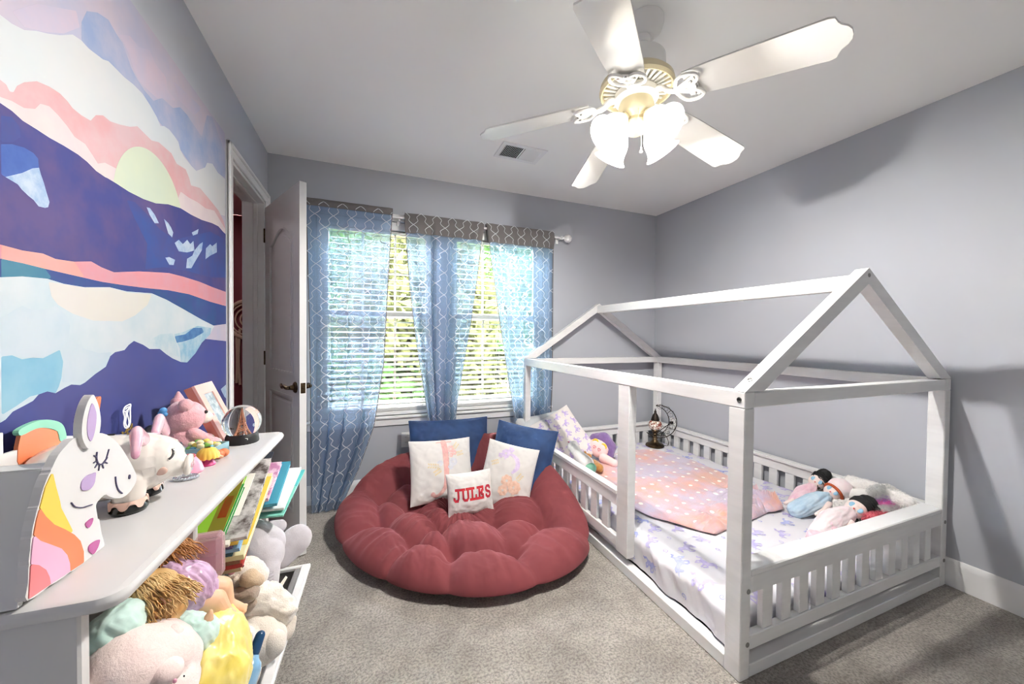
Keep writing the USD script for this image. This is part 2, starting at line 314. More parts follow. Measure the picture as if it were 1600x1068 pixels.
# ---- ceiling vent
t = thing('ceiling_vent', 'white rectangular louvred air vent on the ceiling beside the fan blade', 'vent', T(.945, 2.285, ZC))
W2, H2 = .155, .102
fr = sbox(-W2, -H2, W2, H2) - sbox(-W2 + .028, -H2 + .028, W2 - .028, H2 - .028)
obj('frame', cat(xf(ext(fr, .006), T(0, 0, -.0065)), xf(ext(sbox(-.004, -H2 + .03, .004, H2 - .03), .006), T(0, 0, -.0065))), 'trim_white', t)
obj('backing', bx((-W2 + .02, -H2 + .02, -.0015), (W2 - .02, H2 - .02, -.0005), .0002), 'black', t)
for k in range(11):
    x = -W2 + .034 + k * .0105
    obj('louvre', xf(bx((-.0058, -H2 + .028, -.0006), (.0058, H2 - .028, .0006), .0002), T(x, 0, -.0048) @ R('y', -48)), 'trim_white', t)
    obj('louvre', xf(bx((-.0058, -H2 + .028, -.0006), (.0058, H2 - .028, .0006), .0002), T(W2 - .034 - k * .0105, 0, -.0048) @ R('y', 25)), 'trim_white', t)
for k in range(7): obj('damper', bx((-W2 + .03, -H2 + .04 + k * .022, -.0022), (-.006, -H2 + .044 + k * .022, -.0016), .0002), 'bolt', t)

# ------------------------------------------------------------ windows, blinds, sill
for (x0, x1) in (WA, WB):
    w = setting('window_1'.rstrip('1') + ('1' if x0 < 0 else '2'))
    z0, z1 = WZ; y0, y1 = YB + .075, YB + .12
    obj('window_frame', back_ext(sbox(x0, z0, x1, z1) - sbox(x0 + .03, z0 + .035, x1 - .03, z1 - .03), y0 - .01, y1), 'frame_white', w, smooth=False)
    zm = 1.365
    for nm, za, zb, yy in (('upper_sash', zm - .02, z1 - .03, y0 + .022), ('lower_sash', z0 + .035, zm + .035, y0)):
        s = back_ext(sbox(x0 + .03, za, x1 - .03, zb) - sbox(x0 + .07, za + .045, x1 - .07, zb - .045), yy, yy + .02)
        s = obj(nm, s, 'frame_white', w, smooth=False)
        xs = np.linspace(x0 + .07, x1 - .07, 4)[1:-1]; zc = (za + zb) / 2
        for x in xs: obj('muntin', bx((x - .009, yy + .003, za + .045), (x + .009, yy + .017, zb - .045), .003), 'frame_white', s)
        obj('muntin', bx((x0 + .07, yy + .004, zc - .009), (x1 - .07, yy + .016, zc + .009), .003), 'frame_white', s)
        obj('pane', bx((x0 + .068, yy + .009, za + .043), (x1 - .068, yy + .0115, zb - .043), .0004), 'pane_glass', s, smooth=False)
t = setting('trim_2')
for a, b in ((WA[0] - .055, WA[0]), (WA[1], WB[0]), (WB[1], WB[1] + .055)):
    obj('window_casing', bx((a, YB - .014, WZ[0]), (b, YB, WZ[1] + .05), .003), 'trim_white', t)
obj('window_casing', bx((WA[0] - .055, YB - .015, WZ[1]), (WB[1] + .055, YB, WZ[1] + .055), .003), 'trim_white', t)
obj('window_sill', bx((WA[0] - .075, YB - .03, WZ[0] - .022), (WB[1] + .075, YB + .07, WZ[0]), .006), 'trim_white', t)
obj('apron', bx((WA[0] - .055, YB - .014, WZ[0] - .075), (WB[1] + .055, YB, WZ[0] - .022), .004), 'trim_white', t)
for k, (x0, x1) in enumerate((WA, WB)):
    b = thing('window_blind', ('white slatted blind over the left window nearest the door', 'white slatted blind over the right window nearest the bed')[k], 'blind')
    obj('head_rail', bx((x0 + .006, YB - .005, WZ[1] - .065), (x1 - .006, YB + .055, WZ[1] - .003), .005), 'blind_white', b)
    zs = np.arange(WZ[0] + .066, WZ[1] - .07, .0405)
    for z in zs:
        a = np.linspace(-.024, .024, 5); P = np.array([[(x, y, .0035 - 6 * y * y) for y in a] for x in (x0 + .008, x1 - .008)])
        m = shell(P, .0028)
        if m.volume < 0: m.invert()
        obj('slat', xf(m, T(0, YB + .028, z) @ R('x', 13 + 9 * max(0, (1.25 - z) / .65))), 'blind_white', b)
    obj('bottom_rail', bx((x0 + .008, YB + .003, WZ[0] + .002), (x1 - .008, YB + .053, WZ[0] + .030), .004), 'blind_white', b)
    obj('stacked_slats', cat(*[bx((x0 + .008, YB + .004, WZ[0] + .034 + q * .0045), (x1 - .008, YB + .052, WZ[0] + .037 + q * .0045), .001) for q in range(5)]), 'blind_white', b)
    for f in (.12, .5, .88):
        x = x0 + f * (x1 - x0)
        obj('ladder_cord', cat(*[tube([(x, YB + y, WZ[0] + .03), (x, YB + y, WZ[1] - .05)], .0011, 5) for y in (.002, .054)]), 'blind_white', b)
    obj('tilt_wand', tube([(x0 + .05, YB - .006, WZ[1] - .06), (x0 + .055, YB - .008, 1.3)], .004, 6), 'blind_white', b)

# ------------------------------------------------------------ garden outside
mat('grass', (120, 140, 70), .9, (90, 115, 50), 3)
mat('bark', (96, 76, 60), .9)
def leafmat(name, c1, c2):
    MAT[name] = usdkit.material(stage, '/World/Looks/' + name, {'g': ('geometry', {}), 'r': ('rgb_ramp', {'ramp': [(0, lin(c1)), (1, lin(c2))]}), 'd': ('diffuse_bsdf', {}), 'l': ('translucent_bsdf', {}), 'm': ('mix_closure', {'fac': .45})},
        [('g.random_per_island', 'r.fac'), ('r.color', 'd.color'), ('r.color', 'l.color'), ('d.BSDF', 'm.closure1'), ('l.BSDF', 'm.closure2')], surface='m.closure')
leafmat('leaf_lime', (58, 74, 34), (136, 146, 84)); leafmat('leaf_green', (44, 64, 32), (112, 128, 72)); leafmat('leaf_olive', (58, 60, 36), (134, 134, 90))
def leaves(c, rad, n, size, seed):
    r = np.random.default_rng(seed); d = r.normal(size=(n, 3)); d /= np.linalg.norm(d, axis=1, keepdims=True)
    p = np.array(c) + d * np.array(rad) * (r.uniform(.25, 1, (n, 1)) ** .5) * (1 + .25 * (meshkit.noise(d * 3 + seed)[:, None] - .5))
    a = r.normal(size=(n, 3)); a /= np.linalg.norm(a, axis=1, keepdims=True); b = np.cross(a, r.normal(size=(n, 3))); b /= np.linalg.norm(b, axis=1, keepdims=True)
    s = size * r.uniform(.6, 1.3, (n, 1)); V = np.stack([p - a * s, p + b * s * .45, p + a * s, p - b * s * .45], 1).reshape(-1, 3)
    k = np.arange(n)[:, None] * 4
    return trimesh.Trimesh(V, np.vstack([k + [0, 1, 2], k + [0, 2, 3]]), process=False)
struct('ground', bx((-30, YB + .2, -1.1), (34, 60, -1.0), .01), 'grass', smooth=False)
for (x, y, h, rad, m, lab) in ((-1.6, 9.2, 2.4, (2.3, 1.8, 2.3), 'leaf_lime', 'pale lime leafy tree outside, seen past the left curtain'), (1.0, 7.0, 1.3, (1.5, 1.2, 2.2), 'leaf_olive', 'olive bushy tree outside between the left and middle curtains'),
                               (3.6, 9.5, 2.6, (2.2, 1.8, 2.8), 'leaf_green', 'green leafy tree outside between the middle and right curtains'), (.9, 12.5, 4.5, (2.2, 2.0, 2.8), 'leaf_lime', 'tall lime tree farthest outside the windows'),
                               (3.0, 6.5, -.1, (1.8, .9, 1.1), 'leaf_olive', 'low olive shrub outside below the right window'), (-.3, 6.5, -.1, (1.6, .9, 1.1), 'leaf_green', 'low green shrub outside below the left window')):
    t = thing('leafy_tree' if h > 0 else 'shrub', lab, 'tree' if h > 0 else 'shrub', T(x, y, -1))
    obj('trunk', tube(smoothpath([(0, 0, 0), (.06, .03, (h + 1) * .5), (-.02, 0, h + 1)], 6), np.linspace(.14, .06, 13), 10), 'bark', t)
    obj('foliage', leaves((0, 0, h + 1), rad, 5600, .14, int(abs(x * 10)) + 3), m, t, smooth=False, kind='stuff')

# ------------------------------------------------------------ ceiling fan
FX, FY = .964, 1.163
mat('fan_white', (238, 237, 233), .3)
mat('fan_blade', (222, 221, 218), .28)
mat('fan_gold', (230, 216, 178), .3, metallic=.1)
mat('lamp_on', (255, 250, 240), .4, emission_color=(1, .97, .9), emission_strength=SHADE, transmission_weight=0)
mat('bulb_on', (255, 250, 240), .4, emission_color=(1, .97, .92), emission_strength=2.0)
t = thing('ceiling_fan', 'white five-blade ceiling fan with four lit frosted bell shades', 'fan', T(FX, FY, 0))
obj('canopy', xf(lathe([(0, 2.44), (.072, 2.44), (.072, 2.425), (.066, 2.405), (.045, 2.385), (.035, 2.375), (0, 2.375)]), T(.03, -.004, 0)), 'fan_white', t)
obj('downrod', cat(tube([(.028, -.004, 2.40), (.004, 0, 2.29)], .013, 16), xf(ball((0, 0, 0), (.03, .03, .025)), T(.022, -.003, 2.372))), 'fan_white', t)
mo = obj('motor_housing', lathe([(0, 2.305), (.05, 2.303), (.085, 2.296), (.104, 2.28), (.106, 2.225), (.112, 2.215), (.118, 2.212), (.118, 2.2), (.104, 2.2), (0, 2.2)], 64), 'fan_white', t)
obj('trim_ring', lathe([(.106, 2.212), (.121, 2.208), (.136, 2.192), (.14, 2.172), (.134, 2.16), (.128, 2.162), (.122, 2.18), (.1, 2.19)], 64), 'fan_gold', mo)
for k in range(30):
    a = 2 * pi * k / 30
    obj('vent_fin', xf(bx((.072, -.0052, -.003), (.132, .0052, .003), .0015), R('z', math.degrees(a)) @ T(0, 0, 2.158) @ R('y', -8)), 'fan_white', mo)
obj('hub_plate', lathe([(0, 2.17), (.075, 2.165), (.082, 2.155), (.082, 2.135), (.07, 2.125), (0, 2.125)], 48), 'fan_white', mo)
obj('switch_housing', lathe([(0, 2.13), (.06, 2.126), (.066, 2.11), (.067, 2.085), (.06, 2.07), (.045, 2.055), (.052, 2.04), (.05, 2.022), (.03, 2.008), (0, 2.004)], 48), 'fan_gold', t, label='gold-toned switch housing')
prof = [(-.056, .0), (-.064, .1), (-.072, .36), (-.073, .388), (-.068, .402), (-.052, .408), (-.042, .414), (-.03, .428), (-.016, .436), (0, .438)]
bp = Polygon([(y, x) for x, y in prof] + [(y, -x) for x, y in prof[-2::-1]])
bp = bp.buffer(.003).buffer(-.003)
for k in range(5):
    a = math.degrees(-1.161) + 72 * k
    Mb = R('z', a) @ T(.185, 0, 2.107) @ R('y', 9.0) @ R('x', -12)
    b = obj('blade', xf(ext(bp, .006), Mb), 'fan_blade', t, smooth=False)
    # blade iron: open-work petals and a neck
    def petal(s):
        q = smoothpath([(.0, .004 * s, 0), (.02, .05 * s, 0), (.055, .06 * s, 0), (.085, .045 * s, 0), (.075, .02 * s, 0), (.05, .008 * s, 0)], 6); return tube(q, .006, 8)
    iron = cat(petal(1), petal(-1), tube(smoothpath([(.03, 0, 0), (.05, .02, 0), (.07, 0, 0), (.05, -.02, 0)], 6, True), .0055, 8, True),
               xf(ext(Polygon([(.0, -.01), (.07, -.045), (.075, 0), (.07, .045), (0, .01)]), .003), T(0, 0, .002)))
    iron = xf(iron, R('z', a) @ T(.15, 0, 2.1) @ R('y', 9) @ R('x', -12))
    neck = xf(cat(tube(smoothpath([(.07, 0, 2.145), (.1, .006, 2.14), (.125, .004, 2.115), (.165, 0, 2.1)], 6), .0095, 8), tube(smoothpath([(.07, 0, 2.145), (.1, -.012, 2.135), (.125, -.008, 2.112), (.165, 0, 2.098)], 6), .007, 8)), R('z', a))
    i_ = obj('blade_iron', cat(iron, neck), 'fan_white', t)
    for yy in (-.028, 0, .028): obj('screw', xf(ball((0, 0, 0), (.005, .005, .003), 1), R('z', a) @ T(.15, 0, 2.1) @ R('y', 9) @ R('x', -12) @ T(.062 + .01 * (yy == 0), yy, -.004)), 'bolt', i_)
for k, a in enumerate((185, 275, 5, 95)):
    ca, sa = math.cos(math.radians(a)), math.sin(math.radians(a)); d0 = np.array([ca, sa, 0]); dn = d0 * .72 + np.array([0, 0, -.69]); dn /= np.linalg.norm(dn)
    p0 = d0 * .066 + np.array([0, 0, 2.045])
    arm = obj('lamp_arm', tube(smoothpath([(d0[0] * .04, d0[1] * .04, 2.05), tuple(d0 * .06 + [0, 0, 2.062]), tuple(p0 + dn * .0)], 6), .011, 10), 'fan_gold', t)
    Ms = frame(p0, dn, [0, 0, 1]); Mz = Ms @ R('y', 90)
    obj('socket', xf(lathe([(0, -.004), (.02, -.004), (.026, .004), (.026, .022), (0, .022)], 24), Mz), 'fan_white', arm)
    sp = [(.026, .012), (.032, .02), (.043, .04), (.048, .06), (.05, .08), (.056, .098), (.069, .112)]
    sp = smoothpath([(x, 0, z) for x, z in sp], 4)[:, [0, 2]]
    obj('shade', xf(lathe(np.vstack([sp, sp[::-1] - [.003, 0]]), 40), Mz), 'lamp_on', t)
    bc = p0 + dn * .062
    obj('bulb', xf(ball((0, 0, 0), (.022, .022, .026)), T(*(p0 + dn * .036))), 'bulb_on', t)
    L = UsdLux.SphereLight.Define(stage, numbered('/World/fan_light')); L.CreateRadiusAttr(.024); L.CreateIntensityAttr(BULB); L.CreateColorAttr(Gf.Vec3f(1, .965, .91))
    q = np.array([FX, FY, 0]) + p0 + dn * .052; UsdGeom.Xformable(L).AddTranslateOp().Set(Gf.Vec3d(*map(float, q)))
ch = obj('pull_chain', cat(tube([(.01, -.02, 2.005), (.01, -.02, 1.94)], .0013, 6)), 'fan_gold', t); obj('pull', xf(lathe([(0, .02), (.004, .016), (.003, .008), (.007, 0), (.004, -.006), (0, -.007)], 16), T(.01, -.02, 1.93)), 'fan_white', ch)
ch = obj('pull_chain', cat(tube([(-.03, -.05, 2.085), (-.032, -.054, 2.01)], .0013, 6)), 'fan_gold', t); obj('pull', xf(lathe([(0, .02), (.004, .016), (.003, .008), (.007, 0), (.004, -.006), (0, -.007)], 16), T(-.032, -.054, 1.995)), 'fan_gold', ch)

# ------------------------------------------------------------ house-frame bed
BX0, BX1, BY0, BY1 = 1.225, 2.684, .888, 2.862
PZ, EZ, RZ = .972, 1.03, 1.515; PW = .05
bed = thing('house_frame_bed', 'white wooden house-frame bed with slatted rails and open roof beams', 'bed')
def bpart(n, lo, hi, c=.003, m='bed_white'): return obj(n, bx(lo, hi, c), m, bed)
for x in (BX0, BX1 - PW):
    for y in (BY0, BY1 - .062):
        bpart('post', (x, y, .0), (x + PW, y + .062, PZ))
bpart('door_post', (BX0 + .001, 1.497, .09), (BX0 + .049, 1.585, PZ))
for x in (BX0, BX1 - PW): bpart('eave_beam', (x, BY0 + .0, PZ), (x + PW, BY1, EZ))
for y in (BY0 + .002, BY1 - .052): bpart('cross_beam', (BX0 + PW, y, PZ + .002), (BX1 - PW, y + .048, EZ - .003))
RX = (BX0 + BX1) / 2
for y in (BY0 + .024, BY1 - .026):
    for s in (-1, 1):
        foot = np.array([RX + s * ((BX1 - BX0) / 2 - .022), EZ - .004]); top = np.array([RX, RZ])
        # mitred at the ridge, cut level at the foot
        dirv = (top - foot) / np.linalg.norm(top - foot); nn = np.array([-dirv[1], dirv[0]]); nn = nn if nn[1] < 0 else -nn
        w = .055; sl = dirv[1] / dirv[0]
        o0 = np.array([RX + s * (BX1 - BX0) / 2, EZ + .001]); o1 = np.array([RX, RZ + .004])
        off = w / abs(dirv[0]); hx = w / abs(dirv[1])
        poly = Polygon([o0, o1, (RX, o1[1] - off), (o0[0] - s * hx * 1.0, EZ + .001)])
        obj('rafter', back_ext(poly, y - .024, y + .024), 'bed_white', bed, smooth=False)
obj('ridge_beam', bx((RX - .024, BY0 + .048, RZ - .085), (RX + .024, BY1 - .05, RZ - .02), .003), 'bed_white', bed)
# base boards
bpart('base_board', (BX0 + .001, BY0 + .062, 0.001), (BX0 + .052, BY1 - .062, .052)); bpart('base_board', (BX1 - .052, BY0 + .062, .001), (BX1 - .001, BY1 - .062, .052))
bpart('base_board', (BX0 + PW, BY0 + .001, .001), (BX1 - PW, BY0 + .075, .048)); bpart('base_board', (BX0 + PW, BY1 - .075, .001), (BX1 - PW, BY1 - .001, .048))
def railing(a, b, n, axis, at, th, cap, zs=(.10, .152, .305, .368), capz=.39, gap0=False):
    """a rail with n openings between a and b along the axis"""
    def put(nm, u0, u1, v0, v1, z0, z1, c=.003):
        lo, hi = ((u0, v0, z0), (u1, v1, z1)) if axis == 0 else ((v0, u0, z0), (v1, u1, z1)); return bpart(nm, lo, hi, c)
    put('lower_rail', a, b, at, at + th, zs[0], zs[1]); put('upper_rail', a, b, at, at + th, zs[2], zs[3])
    put('cap_rail', a, b, cap[0], cap[1], zs[3], capz, .004)
    p = (b - a) / n
    for k in range(1, n): put('slat', a + k * p - p * .26, a + k * p + p * .26, at + .006, at + th - .002, zs[1], zs[2], .002)
railing(BX0 + PW, BX1 - PW, 13, 0, BY0 + .002, .03, (BY0 - .0, BY0 + .075))
railing(BX0 + PW, BX1 - PW, 13, 0, BY1 - .034, .03, (BY1 - .055, BY1))
railing(1.585, BY1 - .062, 11, 1, BX0 + .002, .028, (BX0 - .002, BX0 + .042), capz=.41, zs=(.11, .165, .325, .385))
railing(BY0 + .062, BY1 - .062, 17, 1, BX1 - .034, .03, (BX1 - .05, BX1))
def bolt(p, M, m='bolt'): obj('bolt', xf(lathe([(0, 0), (.009, 0), (.009, .0015), (.0055, .0022), (.0045, .0005), (0, .0005)], 16), T(*p) @ M), m, bed)
fy = R('x', 90); fx = R('y', -90)
bolt((BX0 + .004 + .033, BY0 - .0, .318), fy); bolt((BX0 + .037, BY0, .126), fy); bolt((BX0, BY0 + .022, EZ - .029), fx, 'bolt_dark')
for z in (.318, .126): bolt((BX1 - .02, BY0, z), fy); 
bolt((RX + .001, BY0, RZ - .027), fy); 
sl = math.degrees(math.atan2(RZ - EZ, (BX1 - BX0) / 2)); 
bolt((BX0 + .055, BY0 + .024, EZ + .055 * (RZ - EZ) / ((BX1 - BX0) / 2) + .0035), R('y', -sl))
# ------------------------------------------------------------ curtains on a rod
rod_y, rod_z = 2.858, 2.083
t = thing('curtain_rod', 'white curtain rod with a ball finial above the windows', 'curtain rod')
obj('rod', tube([(-.47, rod_y, rod_z + .008), (1.585, rod_y, rod_z)], .0085, 14), 'rod_white', t)
for s, x in ((1, 1.585), (-1, -.47)):
    obj('finial', xf(lathe([(0, -.01), (.012, -.01), (.016, 0), (.012, .012), (.009, .02), (.016, .026), (.03, .04), (.036, .056), (.034, .072), (.022, .086), (0, .092)], 28), T(x, rod_y, rod_z) @ R('y', 90 * s)), 'rod_white', t)
for x in (-.40, .215, 1.57): obj('bracket', cat(tube([(x, YB, rod_z + .004), (x, rod_y, rod_z - .012)], .006, 8), bx((x - .012, YB - .018, rod_z - .04), (x + .012, YB - .014, rod_z + .03), .002)), 'rod_white', t)

def curtain(label, Z, L, Rr, W, nf, A, seed, header, tdrop=.0, ycent=None, cell=(.16, .17), push=None):
    """a sheer panel: left and right edges by height, W metres of cloth gathered in nf folds"""
    Z, L, Rr = map(np.array, (Z, L, Rr)); H = Z[0] - Z[-1]; r = np.random.default_rng(seed); ph = r.uniform(0, 6.28, 4)
    def S(s, q):
        s, q = np.broadcast_arrays(np.asarray(s, float), np.asarray(q, float)); z = Z[0] - q * H
        l, rr_ = np.interp(-z, -Z, L), np.interp(-z, -Z, Rr); w = rr_ - l
        g = np.clip(1.15 - w / W, .05, .9); amp = A * (.25 + 1.5 * g) * np.clip(q / .12, .18, 1)
        s2 = s + .018 * np.sin(2 * pi * s * 2 + ph[0] + q * 1.5)
        f = np.sin(2 * pi * nf * s2 + ph[1] + .8 * np.sin(q * 2.2 + ph[2])) + .45 * np.sin(2 * pi * nf * 1.9 * s2 + ph[3] - q)
        y = rod_y - .012 + amp * f * .8; 
        if ycent is not None: y = y + np.interp(q, *ycent)
        x = l + s * w + amp * .35 * np.cos(2 * pi * nf * s2 + ph[1]) * np.minimum(s, 1 - s) * 4
        if push is not None: z = z + push(s, q)
        return np.stack([x, y, z], -1)
    t = thing('sheer_curtain', label, 'curtain')
    hq = header / H
    s = np.linspace(0, 1, 150); q = np.linspace(0, 1, 70)
    P = S(s[None, :], q[:, None]); obj('panel', grid(P), 'sheer_blue', t, smooth=True)
    qh = np.linspace(-.02 / H * (header < .06), hq, 12)
    P = S(s[None, :], qh[:, None]) + np.array([0, -.004, 0]); P[:, :, 1] += -.012 * np.sin(np.linspace(0, pi, 12))[:, None] ; obj('rod_pocket', grid(P), 'sheer_header', t, smooth=True)
    P2 = P.copy(); P2[:, :, 1] = 2 * rod_y - P[:, :, 1] + .0; obj('rod_pocket', grid(P2), 'sheer_header', t, smooth=True)
    for e in (0, 1):     # stitched side hems
        P = S(np.array([e, e + (.012 if e == 0 else -.012)])[None, :], q[:, None]) + [0, -.002, 0]; obj('side_hem', grid(P), 'sheer_header', t, smooth=True)
    a, b = cell[0] / 2 / W, cell[1] / 2 / H; half = .0028; u = np.r_[np.linspace(0, .44, 9), .47, .5, .53, np.linspace(.56, 1, 9)]
    dd = np.where(u < .5, np.sin(u / .47 * pi / 2 * .98) * np.clip((.5 - u) / .03, 0, 1), -np.sin((1 - u) / .47 * pi / 2 * .98) * np.clip((u - .5) / .03, 0, 1)) * .115
    V, Fc = [], []; n0 = 0
    nn, mm = int(1 / a) + 2, int(1 / b) + 2
    for i in range(-1, nn):
        for j in range(-1, mm):
            if (i + j) % 2: continue
            for sg in (1, -1):
                # edge from (i, j) to (i+1, j+sg), its wave set off square to it
                uu = i + u + dd; vv = j + sg * (u - dd)
                sx, qy = uu * a, vv * b; ok = (sx >= 0) & (sx <= 1) & (qy >= 0.0) & (qy <= 1)
                if ok.sum() < 2: continue
                tx, ty = np.gradient(uu) * cell[0], np.gradient(vv) * cell[1]; ln = np.hypot(tx, ty); nx, ny = -ty / ln, tx / ln
                A_, B_ = S(np.clip(sx + nx * half / W, 0, 1), np.clip(qy + ny * half / H, 0, 1)), S(np.clip(sx - nx * half / W, 0, 1), np.clip(qy - ny * half / H, 0, 1))
                A_[:, 1] -= .0025; B_[:, 1] -= .0025
                inh = (qy < hq); A_[inh, 1] -= .017; B_[inh, 1] -= .017
                V.append(np.stack([A_, B_], 1).reshape(-1, 3))
                for k in range(len(u) - 1):
                    if ok[k] and ok[k + 1] and inh[k] == inh[k + 1]: Fc += [[n0 + 2 * k, n0 + 2 * k + 1, n0 + 2 * k + 3], [n0 + 2 * k, n0 + 2 * k + 3, n0 + 2 * k + 2]]
                n0 += 2 * len(u)
    obj('trellis_pattern', trimesh.Trimesh(np.vstack(V), Fc, process=False), 'trellis_thread', t, smooth=False)
    return t
curtain('blue sheer curtain with white trellis print reaching the floor beside the door', [2.125, 1.9, 1.6, 1.3, 1.0, .75, .55, .4, .25, .12, .01],
        [-.402, -.392, -.385, -.378, -.372, -.368, -.366, -.362, -.36, -.358, -.355], [.168, .155, .14, .126, .112, .075, .045, -.005, -.06, -.12, -.17], .80, 4, .016, 3, .03,
        ycent=([0, .6, .8, 1], [0, 0, -.03, -.06]), cell=(.165, .17))
curtain('blue sheer curtain gathered to a point between the two windows behind the navy pillow', [2.125, 1.9, 1.6, 1.3, 1.05, .85, .7, .58, .45, .38],
        [.252, .262, .285, .318, .352, .385, .41, .43, .445, .45], [.868, .845, .808, .765, .72, .685, .66, .65, .64, .63], .86, 4, .017, 8, .145,
        ycent=([0, .7, .9, 1], [0, -.01, .0, .03]), cell=(.165, .17))
curtain('blue sheer curtain with trellis print nearest the bed, swept to the right', [2.125, 1.9, 1.6, 1.3, 1.05, .85, .7, .58, .45, .38],
        [.885, .92, .965, 1.01, 1.05, 1.085, 1.115, 1.135, 1.15, 1.155], [1.50, 1.50, 1.50, 1.50, 1.50, 1.50, 1.495, 1.49, 1.49, 1.485], .86, 4, .015, 21, .15,
        ycent=([0, .7, 1], [0, -.005, 0.01]), cell=(.165, .17))

